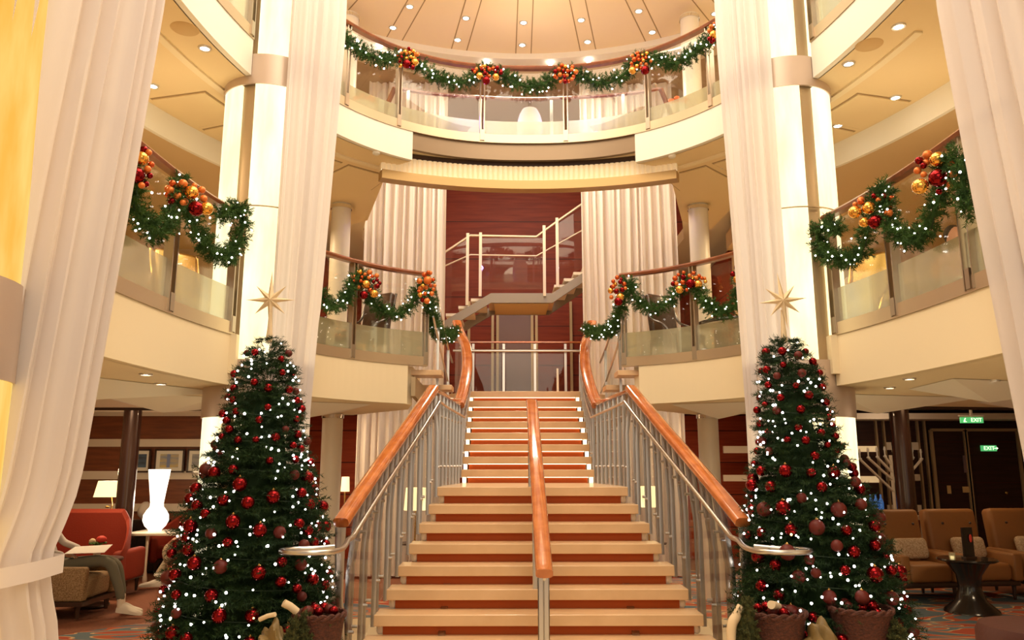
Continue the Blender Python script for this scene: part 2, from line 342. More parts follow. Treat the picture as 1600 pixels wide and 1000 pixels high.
def struct(name, mb, m, parent=None, smooth=False, **k):
    o = mb.build(name, m, parent, smooth, **k)
    if parent is None: o['kind'] = 'structure'
    return o
def copy_tree(o, loc, parent=None, rotz=None):
    c = o.copy(); C.objects.link(c)
    if parent is None:
        c.location = loc
        if rotz is not None: c.rotation_euler = (0, 0, rotz)
    else: c.parent = parent
    for ch in list(o.children): copy_tree(ch, None, c)
    return c
rnd = random.Random(7)

# ------------------------------------------------------------------ levels
Z2, Z3 = 2.83, 5.66
CB = 2.39          # underside of the first deck's bulkhead
S3 = 5.30          # underside of the second deck ring
T_COR_R = ring_t_px(972, Z2, .6, 1.57); T_COR_L = ring_t_px(668, Z2, 1.57, 2.5)
T0, T1 = -.42, PI + .42
PLX, PLY, PR = {-1: -2.59, 1: 2.47}, 7.25, .45
T_PN = {1: 0.0, -1: 0.0}
for s_ in (1, -1):
    rngt = np.linspace(.1, 1.4, 800) if s_ > 0 else np.linspace(PI - .1, PI - 1.4, 800)
    ins = [t for t in rngt if math.hypot(*(ring(t) - np.array([PLX[s_], PLY]))) < PR + .02]
    T_PN[s_] = (ins[0], ins[-1])     # near side, far side of the pillar
TRN, TRF = T_PN[1]; TLN, TLF = T_PN[-1]

# ------------------------------------------------------------------ floors, slabs, walls, ceilings
FC = (0.0, 4.8)
def arc(cx, cy, r, a0, a1, n=40): return [(cx + r * math.cos(a0 + (a1 - a0) * i / n), cy + r * math.sin(a0 + (a1 - a0) * i / n)) for i in range(n + 1)]
struct('floor', MB().box((0, 7.0, -.06), (19, 18.4, .1)), 'carpet')
full = arc(0, 4.8, 4.86, 0, 2 * PI, 96)[:-1]
struct('floor_marble', MB().prism(full, -.015, .012), 'marble')
o1 = arc(0, 4.8, 6.0, PI / 2, PI + .6, 40); i1 = arc(0, 4.8, 4.86, PI / 2, PI + .6, 40)
struct('floor_carpet_left', MB().prism(o1 + i1[::-1], -.012, .008), 'swirl')
o2 = arc(0, 4.8, 9.0, -.5, PI / 2, 40); i2 = arc(0, 4.8, 4.86, -.5, PI / 2, 40)
struct('floor_carpet_right', MB().prism(o2 + i2[::-1], -.012, .008), 'swirl')

def ringpts(t0, t1, off=0, step=.12): return [tuple(ring(t, off)) for t in ring_dense(t0, t1, off, step)]
# second-deck slab, left and right of the stairs, with a landing platform behind them
Lr = ringpts(T_COR_L, T1, .05); Rr = ringpts(T0, T_COR_R, .05)
side = lambda s: [(s * 1.36, 9.8), (s * 2.2, 11.0), (s * 2.72, 12.6), (s * 2.72, 15.2), (s * 9, 15.2), (s * 9, -.9)]
LF = [(-1.36, Lr[0][1])] + [p for p in Lr if p[0] < -1.36]; RF = [p for p in Rr if p[0] < 0 or True]
RF = [p for p in Rr if p[0] > 1.22] + [(1.22, Rr[-1][1])]
struct('floor_deck_left', MB().prism(LF + side(-1)[::-1], 2.68, Z2), 'cream')
struct('floor_deck_right', MB().prism(RF + side(1), 2.68, Z2), 'cream')
struct('floor_stair_head', MB().prism([(-.98, 12.02), (.98, 12.02), (1.3, 12.4), (1.3, 15.2), (-1.3, 15.2), (-1.3, 12.4)], 2.65, 2.803), 'tread')
# bulkhead (lowered ceiling) under the deck edge
bl = LF + [(-9, -.9), (-9, 9.3), (-3.9, 9.55), (-3.4, 10.7), (-2.4, 10.9), (-1.5, 9.8)]
br = RF + [(1.5, 9.8), (2.4, 10.9), (3.3, 10.5), (3.8, 9.1), (9, 9.9), (9, -.9)]
for nm, pl in (('ceiling_bulkhead_left', bl), ('ceiling_bulkhead_right', br)):
    struct(nm, MB().prism(pl, CB, 2.68), 'cream')
for nm, pa in (('trim_bulkhead_left', [(-9, 9.32), (-3.88, 9.57), (-3.38, 10.72)]), ('trim_bulkhead_right', [(3.28, 10.52), (3.82, 9.12), (9, 9.92)])):
    struct(nm, MB().strip(pa, CB - .03, CB + .10).strip([(p[0], p[1] + .03) for p in pa][::-1], CB - .03, CB + .10), 'dark')
# faceted ceiling coffers
def facets(nm, tris):
    mb = MB()
    for (a, b, c, d) in tris:      # long kite with a low ridge
        A, B_, C_, D = [np.array([*p, CB - .004]) for p in (a, b, c, d)]
        m_ = A * .45 + B_ * .1 + C_ * .35 + D * .1; m_[2] = CB - .15
        mb.add([A, B_, C_, D, m_], [(0, 1, 4), (1, 2, 4), (2, 3, 4), (3, 0, 4)])
    struct(nm, mb, 'white')
facets('trim_coffer_left', [((-5.7, 7.4), (-4.2, 7.9), (-5.1, 8.8), (-6.4, 8.3)), ((-4.2, 7.2), (-3.2, 8.0), (-3.3, 9.2), (-4.5, 8.6)), ((-3.6, 6.0), (-2.9, 7.5), (-3.9, 6.9), (-4.7, 6.6)), ((-2.9, 8.3), (-1.8, 8.9), (-2.4, 10.2), (-3.1, 9.6))])
facets('trim_coffer_right', [((3.0, 7.6), (4.6, 8.0), (4.3, 9.0), (3.3, 8.8)), ((4.7, 7.3), (6.4, 8.0), (6.0, 9.2), (4.9, 8.6)), ((3.3, 6.2), (4.9, 6.7), (4.6, 7.4), (3.4, 7.1)), ((1.6, 8.9), (2.7, 8.4), (2.9, 9.6), (2.2, 10.2)), ((5.2, 6.3), (6.8, 6.9), (6.6, 7.6), (5.4, 7.2))])
# fascias of the second deck
struct('trim_fascia_left', MB().sweep(ring_dense(ring_t_px(637, Z2, 1.57, 2.5), TLF), [(-.005, CB), (.06, CB), (.06, Z2), (-.005, Z2)]), 'cream')
struct('trim_fascia_right', MB().sweep(ring_dense(TRF, ring_t_px(998, Z2, .6, 1.57)), [(-.005, CB), (.06, CB), (.06, Z2), (-.005, Z2)]), 'cream')
struct('trim_fascia_near_left', MB().sweep(ring_dense(TLN, T1), [(-.005, CB), (.06, CB), (.06, Z2), (-.005, Z2)]), 'cream')
struct('trim_fascia_near_right', MB().sweep(ring_dense(T0, TRN), [(-.005, CB), (.06, CB), (.06, Z2), (-.005, Z2)]), 'cream')
for s_, t_ in ((-1, TLN), (1, TRN)):   # bracket where the near balcony meets the pillar
    x, y = ring(t_ + s_ * .04, .05)
    struct('trim_bracket_' + ('left' if s_ < 0 else 'right'), MB().box((x + s_ * .02, y - .08, 2.66), (.16, .3, .34)), 'cream')

# third deck: ring walkway with the stair void behind
V3 = [(-1.75, 9.42), (-1.2, 9.60), (0, 9.74), (1.2, 9.60), (1.75, 9.42)]
inner = ringpts(T0, T1, .05)
outer3 = [(-9, -.9), (-9, 15.2), (-2.72, 15.2), (-2.72, 12.7), (-1.9, 9.42)] + V3[1:-1] + [(1.9, 9.42), (2.72, 12.7), (2.72, 15.2), (9, 15.2), (9, -.9)]
struct('floor_upper_deck', MB().prism(inner + outer3, 5.47, Z3), 'cream')
# soffits of the third deck at the sides, recessed panels drawn as raised plates
tfe_l = ring_t_px(645, Z3, 1.57, 2.5); tfe_r = ring_t_px(992, Z3, .6, 1.57)
SL = ringpts(tfe_l, T1, .05); SR = ringpts(T0, tfe_r, .05)
off14l = ringpts(2.25, T1, 1.35); off14r = ringpts(T0, PI - 2.25, 1.35)
sl = SL + [(-4.6, -.9)] + off14l[::-1] + [(-2.9, 11.6), (-2.35, 11.2), (-1.72, 9.1)]
sr = SR + [(1.72, 9.1), (2.35, 11.2), (2.9, 11.6)] + off14r[::-1] + [(4.6, -.9)]
struct('ceiling_gallery_left', MB().prism(sl, S3, 5.47), 'ceil')
struct('ceiling_gallery_right', MB().prism(sr, S3, 5.47), 'ceil')
for s_, o_, nm in ((-1, off14l, 'left'), (1, off14r, 'right')):
    struct('trim_ceiling_drop_' + nm, MB().sweep(ring_dense(*((2.25, T1) if s_ < 0 else (T0, PI - 2.25)), 1.3), [(1.30, 5.03), (1.345, 5.03), (1.345, S3 + .02), (1.30, S3 + .02)]), 'white')
    pl = o_ + ([(-9, -.9), (-9, 11.9), (-3.2, 11.9)] if s_ < 0 else [(3.2, 11.9), (9, 11.9), (9, -.9)])
    if s_ > 0: pl = o_ + [(3.2, 11.9), (9, 11.9), (9, -.9)]
    struct('ceiling_outer_' + nm, MB().prism(pl, 5.04, 5.3), 'tan')
def poly_off(t0, t1, o0, o1):
    a = [tuple(ring(t, o0)) for t in np.linspace(t0, t1, 10)]; b = [tuple(ring(t, o1)) for t in np.linspace(t0, t1, 10)]
    return a + b[::-1]
k_ = 0
for s_ in (-1, 1):
    for (a, b) in ((.44, .58), (.60, .76), (.785, .95), (.98, 1.13)):
        t0_, t1_ = (a, b) if s_ > 0 else (PI - a, PI - b)
        k_ += 1
        struct('trim_ceiling_panel_%d' % k_, MB().prism(poly_off(t0_, t1_, .62, 1.22), S3 - .014, S3 + .01), 'ceil')
        struct('trim_panel_shadow_gap_%d' % k_, MB().prism(poly_off(t0_ - .004 * s_, t1_ + .004 * s_, .60, 1.235), S3 - .004, S3 + .01), 'seam')
    ts = ring_dense(.2, 1.36, .45) if s_ > 0 else ring_dense(PI - 1.36, PI - .2, .45)
    struct('trim_ceiling_rib_' + ('right' if s_ > 0 else 'left'), MB().sweep(ts, [(.40, S3 - .02), (.47, S3 - .02), (.47, S3 + .01), (.40, S3 + .01)]), 'cream')
struct('trim_upper_fascia_left', MB().sweep(ring_dense(tfe_l, TLF), [(-.005, S3), (.06, S3), (.06, Z3), (-.005, Z3)]), 'white')
struct('trim_upper_fascia_right', MB().sweep(ring_dense(TRF, tfe_r), [(-.005, S3), (.06, S3), (.06, Z3), (-.005, Z3)]), 'white')
struct('trim_upper_fascia_near_left', MB().sweep(ring_dense(TLN, T1), [(-.005, S3), (.06, S3), (.06, Z3), (-.005, Z3)]), 'white')
struct('trim_upper_fascia_near_right', MB().sweep(ring_dense(T0, TRN), [(-.005, S3), (.06, S3), (.06, Z3), (-.005, Z3)]), 'white')
struct('trim_upper_fascia_steel', MB().sweep(ring_dense(tfe_r, tfe_l), [(.02, 5.45), (.08, 5.45), (.08, Z3), (.02, Z3)]), 'fascia_steel', smooth=True)
# curved beam with a fluted, lit band over a satin metal lip
bR = (1.75 ** 2 + .37 ** 2) / (2 * .37); bc = 9.30 - bR; ba = math.asin(1.78 / bR)
def beam(nm, r0, r1, z0, z1, m_, n=60, smooth=True):
    a = [(bR + r0, PI / 2 - ba), (bR + r0, PI / 2 + ba)]
    o_ = arc(0, bc, bR + r0, PI / 2 - ba, PI / 2 + ba, n); i_ = arc(0, bc, bR + r1, PI / 2 + ba, PI / 2 - ba, n)
    return struct(nm, MB().prism(o_ + i_, z0, z1), m_)
beam('trim_beam_top', .02, .5, 5.40, 5.47, 'dark')
beam('trim_beam_lip', -.04, .12, 5.09, 5.20, 'brasslip')
fl = MB(); nfl = 58
for i in range(nfl):
    a = PI / 2 - ba + 2 * ba * (i + .5) / nfl
    fl.lathe((math.cos(a) * (bR + .03), bc + math.sin(a) * (bR + .03), 5.20), [(.034, 0), (.034, .20)], 10, caps=False)
struct('trim_beam_fluted_band', fl, 'fluted', smooth=True)
beam('trim_beam_core', .035, .12, 5.2, 5.40, 'cream')
# led line washing the flutes
lm = MB(); lm.tube([(math.cos(a) * (bR - .0), bc + math.sin(a) * (bR - .0), 5.206) for a in np.linspace(PI / 2 - ba, PI / 2 + ba, 40)], .005, 4)
struct('trim_beam_led', lm, 'led')

# walls
struct('wall_back', MB().box((0, 15.3, 5.0), (9.4, .2, 4.7)), 'redwall')
struct('wall_back_lower', MB().box((0, 15.28, 1.3), (9.4, .2, 2.7)), 'redwall_lit')
struct('wall_back_upper', MB().box((0, 15.2, 7.85), (14, .2, 1.2)), 'tan')
struct('wall_left', MB().box((-9.05, 7, 4.2), (.1, 18, 8.6)), 'tan')
struct('wall_right', MB().box((9.05, 7, 4.2), (.1, 18, 8.6)), 'tan')
for s_, nm in ((-1, 'left'), (1, 'right')):
    struct('wall_gallery_' + nm, MB().box((s_ * 6.15, 11.98, 3.94), (5.7, .12, 2.2)), 'tan')
    struct('wall_gallery_return_' + nm, MB().box((s_ * 3.3, 13.6, 3.95), (.1, 3.2, 2.24)), 'redwall')
# lounge wall on the left: brown veneer crossed by cream stripes
YL = 14.0
struct('wall_lounge_left', MB().box((-6.5, YL + .1, 1.33), (5.0, .14, 2.7)), 'brownwood')
zz = lambda y, x=160: aty(x, y, YL)[2]
for i, (a, b) in enumerate(((640, 650), (686, 698), (736, 749), (787, 799))):
    z1_, z0_ = zz(a), zz(b)
    struct('trim_%d' % (i + 1), MB().box((-6.5, YL + .01, (min(z1_, 2.66) + z0_) / 2), (4.98, .05, min(z1_, 2.66) - z0_)), 'stripe')
struct('wall_lounge_right', MB().box((6.6, YL + .1, 1.33), (4.8, .14, 2.7)), 'darkwood')
for i, (x0, x1, a, b, m_) in enumerate(((1300, 1371, 697, 706, 'litpanel'), (1300, 1373, 744, 754, 'litpanel'), (1383, 1436, 691, 703, 'stripe'), (1385, 1438, 741, 751, 'stripe'), (1387, 1440, 789, 800, 'stripe'), (1130, 1168, 697, 708, 'stripe'), (1130, 1168, 742, 752, 'stripe'), (1591, 1640, 690, 702, 'stripe'), (1591, 1640, 740, 752, 'stripe'))):
    A = aty(x0, a, YL); B_ = aty(x1, b, YL)
    struct('trim_%d' % (i + 10), MB().box(((A[0] + B_[0]) / 2, YL + .01, (A[2] + B_[2]) / 2), (B_[0] - A[0], .05, A[2] - B_[2])), m_)
for i, px in enumerate((1371, 1383, 1436, 1447)):
    A = aty(px, 700, YL)
    struct('trim_%d' % (i + 30), MB().box((A[0], YL + .0, 1.3), (.03, .06, 2.6)), 'mull')
A = aty(1590, 640, 13.3); struct('trim_cornice_right', MB().box((6.6, 13.6, 2.53), (5.0, .5, .10)), 'stripe')
struct('trim_cornice_left', MB().box((-6.5, 13.0, 2.60), (5.0, .3, .05)), 'stripe')
# the domed ceiling: lights stand on two rings, panels meet on radial seams
DC, DR, DZ = (0.0, 6.8), 5.1, 8.4
dome = arc(*DC, DR, 0, 2 * PI, 96)[:-1]
struct('ceiling', MB().prism(dome, DZ, DZ + .1), 'ceil2')
sm = MB()
for k in range(30):
    a = PI / 2 + (k * 12) * PI / 180
    for da in (-.03, .03):
        d = np.array([math.cos(a + da * .0), math.sin(a)]); nrm = np.array([-math.sin(a), math.cos(a)])
        p0 = np.array(DC) + d * 1.2 + nrm * da * 3.0; p1 = np.array(DC) + d * (DR - .02) + nrm * da * 4.2
        c = (p0 + p1) / 2; sm.box((c[0], c[1], DZ - .001), (np.linalg.norm(p1 - p0), .016, .006), math.atan2(p1[1] - p0[1], p1[0] - p0[0]))
struct('ceiling_seam', sm, 'seam')
def ringslab(nm, r0, r1, z0, z1, m_, c=DC, r0b=None, r1b=None):
    n = 96; vs = []; fs = []
    for r, z in ((r0, z0), (r1, z0), (r1b or r1, z1), (r0b or r0, z1)):
        for i in range(n): a = 2 * PI * i / n; vs.append((c[0] + r * math.cos(a), c[1] + r * math.sin(a), z))
    for j in range(4):
        for i in range(n): fs.append((j * n + i, j * n + (i + 1) % n, ((j + 1) % 4) * n + (i + 1) % n, ((j + 1) % 4) * n + i))
    return struct(nm, MB().add(vs, fs), m_)
ringslab('trim_ceiling_rim', DR - .01, DR + .22, 8.30, 8.5, 'white')
ringslab('trim_cove_light', DR + .30, DR + .55, 8.46, 8.48, mat('cove glow', (1, .9, .7), .5, emis=(1, .86, .6), es=1.3))
q = [(-9, -.9), (9, -.9), (9, 15.2), (-9, 15.2)]
cz = MB(); n = 96
vo = []
for i in range(n):
    a = 2 * PI * i / n; c_, s2 = math.cos(a), math.sin(a)
    k = min((9 / abs(c_)) if abs(c_) > 1e-6 else 1e9, (8.4 if s2 > 0 else 7.7) / abs(s2) if abs(s2) > 1e-6 else 1e9)
    vo.append((c_ * k, DC[1] + s2 * k))
vs = [(DC[0] + (DR + .62) * math.cos(2 * PI * i / n), DC[1] + (DR + .62) * math.sin(2 * PI * i / n), 8.22) for i in range(n)] + [(p[0], p[1], 8.22) for p in vo]
cz.add(vs, [(i, (i + 1) % n, n + (i + 1) % n, n + i) for i in range(n)])
vs2 = [(v[0], v[1], 8.6) for v in vs[:n]]
cz.add(vs[:n] + vs2, [(i, (i + 1) % n, n + (i + 1) % n, n + i) for i in range(n)])
struct('ceiling_outer_top', cz, 'brown_ceil')

# ------------------------------------------------------------------ pillars with backlit onyx
def onyx_pillar(cx, cy, r, label, glow, zb=0.0, za=8.22, segs=None):
    t = thing('onyx_pillar', label, 'pillar', (cx, cy, 0))
    tocam = math.atan2(CP[1] - cy, CP[0] - cx)
    MB().lathe((cx, cy, zb), [(r - .03, 0), (r - .03, za - zb)], 48, caps=False).build('core', 'mull', t, True)
    def arcband(nm, a0, a1, z0, z1, ro, m_, ri=.05):
        n = max(3, int((a1 - a0) / .08)); o_ = arc(cx, cy, ro, a0, a1, n); i_ = arc(cx, cy, ro - ri, a1, a0, n)
        return MB().prism(o_ + i_, z0, z1).build(nm, m_, t, True)
    D = PI / 180; segs = segs or [(-92, -52), (-38, -12), (-11.2, 22), (40, 80), (97, 135), (150, 186), (200, 236)]
    sgn = 1 if cx > 0 else -1
    for z0, z1 in ((2.62, 5.22), (5.52, 8.2)):
        for a, b in segs:
            a0, a1 = (tocam + a * D, tocam + b * D) if sgn > 0 else (tocam - b * D, tocam - a * D)
            arcband('onyx_panel', a0, a1, z0, z1, r, M[glow])
    for a, b in segs:
        a0, a1 = (tocam + a * D, tocam + b * D) if sgn > 0 else (tocam - b * D, tocam - a * D)
        arcband('onyx_panel', a0, a1, .25, 2.12, r, M[glow])
    for z0, z1, m_ in ((5.22, 5.52, 'satin'), (2.12, 2.62, 'satin'), (0, .25, 'steel'), (4.02, 4.03, 'mull'), (8.15, 8.22, 'satin')):
        if z0 == 4.02 and glow != 'onyx': continue
        MB().lathe((cx, cy, z0), [(r - .01, 0), (r + .012, .0), (r + .012, z1 - z0), (r - .01, z1 - z0)], 48, caps=False).build('metal_band', m_, t, True)
    return t
onyx_pillar(PLX[-1], PLY, PR, 'round pillar of glowing cream onyx panels behind the left christmas tree', 'onyx')
onyx_pillar(PLX[1], PLY, PR, 'round pillar of glowing cream onyx panels behind the right christmas tree', 'onyx')
onyx_pillar(-3.36, 3.78, .60, 'amber glowing onyx pillar at the left edge behind the tied curtain', 'onyx_y', segs=[(-100, -30), (-29.6, 100), (110, 240)])
onyx_pillar(3.5, 3.5, .58, 'glowing onyx pillar behind the right edge curtain', 'onyx')

# ------------------------------------------------------------------ curtains
def curtain(name, label, path, z0, z1, folds, amp, taper, m_, tie=None, group=None, seed=1, centre=None):
    """path: list of (x, y) of the top; taper(z) -> (shift x, shift y, width scale about the path's first point)"""
    r_ = random.Random(seed); P = np.array(path); d = np.r_[0, np.cumsum(np.hypot(*np.diff(P, axis=0).T))]; L = d[-1]
    nu, nz = max(60, folds * 10), 60; ph = [r_.uniform(0, 6.28) for _ in range(4)]
    vs = []; fs = []
    for j in range(nz + 1):
        z = z0 + (z1 - z0) * j / nz; sx, sy, wd = taper(z)
        for i in range(nu + 1):
            u = i / nu; q = u * L
            x = np.interp(q, d, P[:, 0]); y = np.interp(q, d, P[:, 1])
            x2 = np.interp(min(q + .01, L), d, P[:, 0]); y2 = np.interp(min(q + .01, L), d, P[:, 1]); x1 = np.interp(max(q - .01, 0), d, P[:, 0]); y1 = np.interp(max(q - .01, 0), d, P[:, 1])
            tx, ty = x2 - x1, y2 - y1; l = math.hypot(tx, ty) or 1; nx, ny = -ty / l, tx / l
            w_ = u + .013 * math.sin(u * 13 + ph[0]) + .01 * math.sin(u * 29 + ph[3]) + .004 * math.sin(z * 1.1 + u * 7)
            a = amp * (.55 * math.sin(2 * PI * folds * w_ + ph[1]) + .30 * math.sin(2 * PI * folds * 1.73 * w_ + ph[2]) + .25 * math.sin(2 * PI * folds * .37 * w_ + ph[0])) * (1 if wd > .8 else .8)
            px, py = (P[0] if centre is None else np.array(centre)) + (np.array([x, y]) - (P[0] if centre is None else np.array(centre))) * wd
            vs.append((px + sx + nx * a, py + sy + ny * a, z))
    for j in range(nz):
        for i in range(nu): fs.append((j * (nu + 1) + i, j * (nu + 1) + i + 1, (j + 1) * (nu + 1) + i + 1, (j + 1) * (nu + 1) + i))
    mb = MB().add(vs, fs)
    o = mb.build(name, m_, None, True); 
    for p in o.data.polygons: p.use_smooth = True
    return tag(o, label, 'curtain', group), o
def lerp(a, b, t): return a + (b - a) * t
# the two far ones run round the inner face of their pillars
def wrap(cx, cy, r, a0, a1, n=30): return [(cx + r * math.cos(lerp(a0, a1, i / n)), cy + r * math.sin(lerp(a0, a1, i / n))) for i in range(n + 1)]
D_ = PI / 180
kz = lambda z: max(0, min(1, (6.0 - z) / 3.8))
tl = lambda z: (0, 0, lerp(1, .74, kz(z)))
tr = lambda z: (0, 0, lerp(1, .84, kz(z)))
curtain('sheer_curtain', 'long white sheer curtain wrapped round the pillar behind the left christmas tree', wrap(PLX[-1], PLY, .64, -62 * D_, 14 * D_), .03, 8.2, 8, .036, tl, 'curtain', seed=3, centre=(PLX[-1], PLY))
curtain('sheer_curtain', 'long white sheer curtain wrapped round the pillar behind the right christmas tree', wrap(PLX[1], PLY, .56, -117 * D_, -195 * D_), .03, 8.2, 8, .034, tr, 'curtain', seed=4, centre=(PLX[1], PLY))
def near_taper(s):
    def f(z):
        k = max(0, min(1, (4.6 - z) / 3.4))
        pin = math.exp(-((z - 1.13) / .30) ** 2)
        return (s * (-.0) - s * .0, 0, lerp(1.0, .80, k) * (1 - .12 * pin))
    return f
lpath = [(-3.10, 2.75), (-2.96, 3.1), (-2.80, 3.6), (-2.63, 4.1), (-2.52, 4.45), (-2.51, 4.7)]
def lt(z):
    k = max(0, min(1, (4.7 - z) / 3.45)); pin = math.exp(-((z - 1.15) / .28) ** 2)
    return (-.25 * k, -.02 * k, 1 - .06 * pin)
def rt_(z):
    k = max(0, min(1, (4.7 - z) / 3.0)); return (.22 * k, 0, 1)
lc, lco = curtain('sheer_curtain', 'long white sheer curtain at the left edge gathered by a white tie band', lpath, .03, 8.2, 14, .058, lt, 'curtain', seed=8)
rc, rco = curtain('sheer_curtain', 'long white sheer curtain hanging straight at the right edge', [(3.44, 2.75), (3.18, 3.2), (2.92, 3.75), (2.70, 4.2), (2.61, 4.45), (2.62, 4.7)], .03, 8.2, 14, .058, rt_, 'curtain', seed=9)
# tie band of the left one
tb = MB(); pts = []
for i in range(31):
    u = i / 30; P = np.array(lpath); d = np.r_[0, np.cumsum(np.hypot(*np.diff(P, axis=0).T))]; q = u * d[-1]
    pt = np.array([np.interp(q, d, P[:, 0]), np.interp(q, d, P[:, 1])]); sx, sy, wd = lt(1.15); pt = P[0] + (pt - P[0]) * wd + (sx, sy)
    dirn = np.array([.90, -.42]); pts.append(pt + dirn * (.075))
back = [p - np.array([.90, -.42]) * .15 for p in pts[::-1]]
loop = pts + back; n = len(loop)
zs = [1.17 - .05 * (1 - abs(2 * (i / (len(pts) - 1)) - 1)) for i in range(len(pts))]; zs = zs + zs[::-1]
vs = []
for z_, k2 in ((-.05, 1), (-.035, 1.0), (.035, 1.0), (.05, 1)):
    for i, p in enumerate(loop): vs.append((p[0], p[1], zs[i] + z_))
fs = [(j * n + i, j * n + (i + 1) % n, (j + 1) * n + (i + 1) % n, (j + 1) * n + i) for j in range(3) for i in range(n)]
ob = MB().add(vs, fs).build('tie_band', 'curtain', None, True)
ob.parent = lco; ob.location = Vector(ORG[ob.name]) - Vector(ORG[lco.name])
# curtains at the back of the stairwell
nt_ = lambda z: (0, 0, 1)
curtain('stairwell_curtain', 'tall white pleated curtain left of the red stairwell wall', [(-2.64, 12.5), (-1.95, 12.55), (-1.28, 12.5)], .03, 8.2, 11, .05, nt_, 'curtain_b', seed=5)
curtain('stairwell_curtain', 'tall white pleated curtain right of the red stairwell wall', [(.97, 12.5), (1.8, 12.55), (2.56, 12.5)], .03, 8.2, 12, .05, nt_, 'curtain_b', seed=6)

# ------------------------------------------------------------------ round columns
def column(x, y, r, z0, z1, label, m_, collar=True):
    t = thing('round_column', label, 'column', (x, y, z0))
    MB().cyl((x, y, z0), r, z1 - z0, 32).build('shaft', m_, t, True)
    if collar:
        MB().lathe((x, y, z1 - .07), [(r + .0, 0), (r + .012, .0), (r + .012, .05), (r, .06)], 32, caps=False).build('collar', 'chrome', t, True)
    return t
for z0, z1, w_ in ((.012, 2.39, 'under the second deck'), (Z2, S3, 'on the second deck'), (Z3, 8.22, 'on the top deck')):
    for s_, x in (('left', -2.59), ('right', 2.42)):
        column(x, 10.5, .135, z0, z1, 'slim white round column %s %s of the stairs' % (w_, s_), 'columnw')
A = aty(203, 700, 11.72); column(A[0], 11.72, .125, .0, 2.68, 'dark round column between red sofa and framed pictures', 'columnd')
A = aty(1409, 700, 12.0); column(A[0], 12.0, .14, .0, 2.68, 'dark round column in front of the menorah', 'columnd')

# ------------------------------------------------------------------ staircase
hw = lambda i: .98 + .063 * i
yf = lambda i: 8.2 - .24 * i
zf = lambda i: 1.485 - .165 * i
st = thing('grand_staircase', 'wide central staircase of pale stone treads with glowing orange wood risers', 'staircase', (0, 6.2, 0))
for i in range(8, -1, -1):
    z = zf(i); y = yf(i); dpt = .30 if i else 1.90
    mb = MB(); mb.box((0, y + dpt / 2, z - .045), (2 * hw(i), dpt, .09)); mb.build('tread' if i else 'landing', 'tread', st, bevel=.006)
    MB().box((0, y + .075, z - .127), (2 * hw(i) - .14, .03, .077)).build('riser', 'riser', st)
    for s in (-1, 1):
        MB().lathe((s * (hw(i) - .045), y + .09, z - .165), [(.02, 0), (.034, .02), (.034, .07)], 12).build('end_bracket', 'stripe', st, True)
for i in range(1, 9):
    z = 1.485 + .165 * i; y = 10.05 + .25 * (i - 1); dpt = .32 if i < 8 else .30
    MB().box((0, y + dpt / 2, z - .045), (1.68, dpt, .09)).build('tread', 'tread', st, bevel=.006)
    MB().box((0, y + .075, z - .127), (1.52, .03, .077)).build('riser', 'riser', st)
    MB().box((0, y + .045, z - .094), (1.54, .02, .008)).build('light_strip', 'led2', st)
    for s in (-1, 1): MB().box((s * .805, y + .05, z - .128), (.045, .05, .068)).build('end_light', 'led2', st)
# carrier under the stairs
car = MB()
for s in (-1, 1):
    poly = [(9.9, 1.30), (8.3, 1.30), (6.25, -.05 + .05), (6.75, .0), (8.6, 1.12), (9.95, 1.12)]
    xs = s * .8
    vs = [(xs - .03, p[0], p[1]) for p in poly] + [(xs + .03, p[0], p[1]) for p in poly]; n = 6
    car.add(vs, [tuple(range(n)), tuple(range(2 * n - 1, n - 1, -1))] + [(i, i + n, (i + 1) % n + n, (i + 1) % n) for i in range(n)])
    poly = [(9.9, 1.30), (11.9, 2.66), (11.9, 2.45), (10.0, 1.12)]; xs = s * .74
    vs = [(xs - .03, p[0], p[1]) for p in poly] + [(xs + .03, p[0], p[1]) for p in poly]; n = 4
    car.add(vs, [tuple(range(n)), tuple(range(2 * n - 1, n - 1, -1))] + [(i, i + n, (i + 1) % n + n, (i + 1) % n) for i in range(n)])
car.build('carrier', 'steel_dk', st)
MB().box((0, 9.0, .56), (1.5, .9, 1.1)).build('landing_base', 'cream', st)

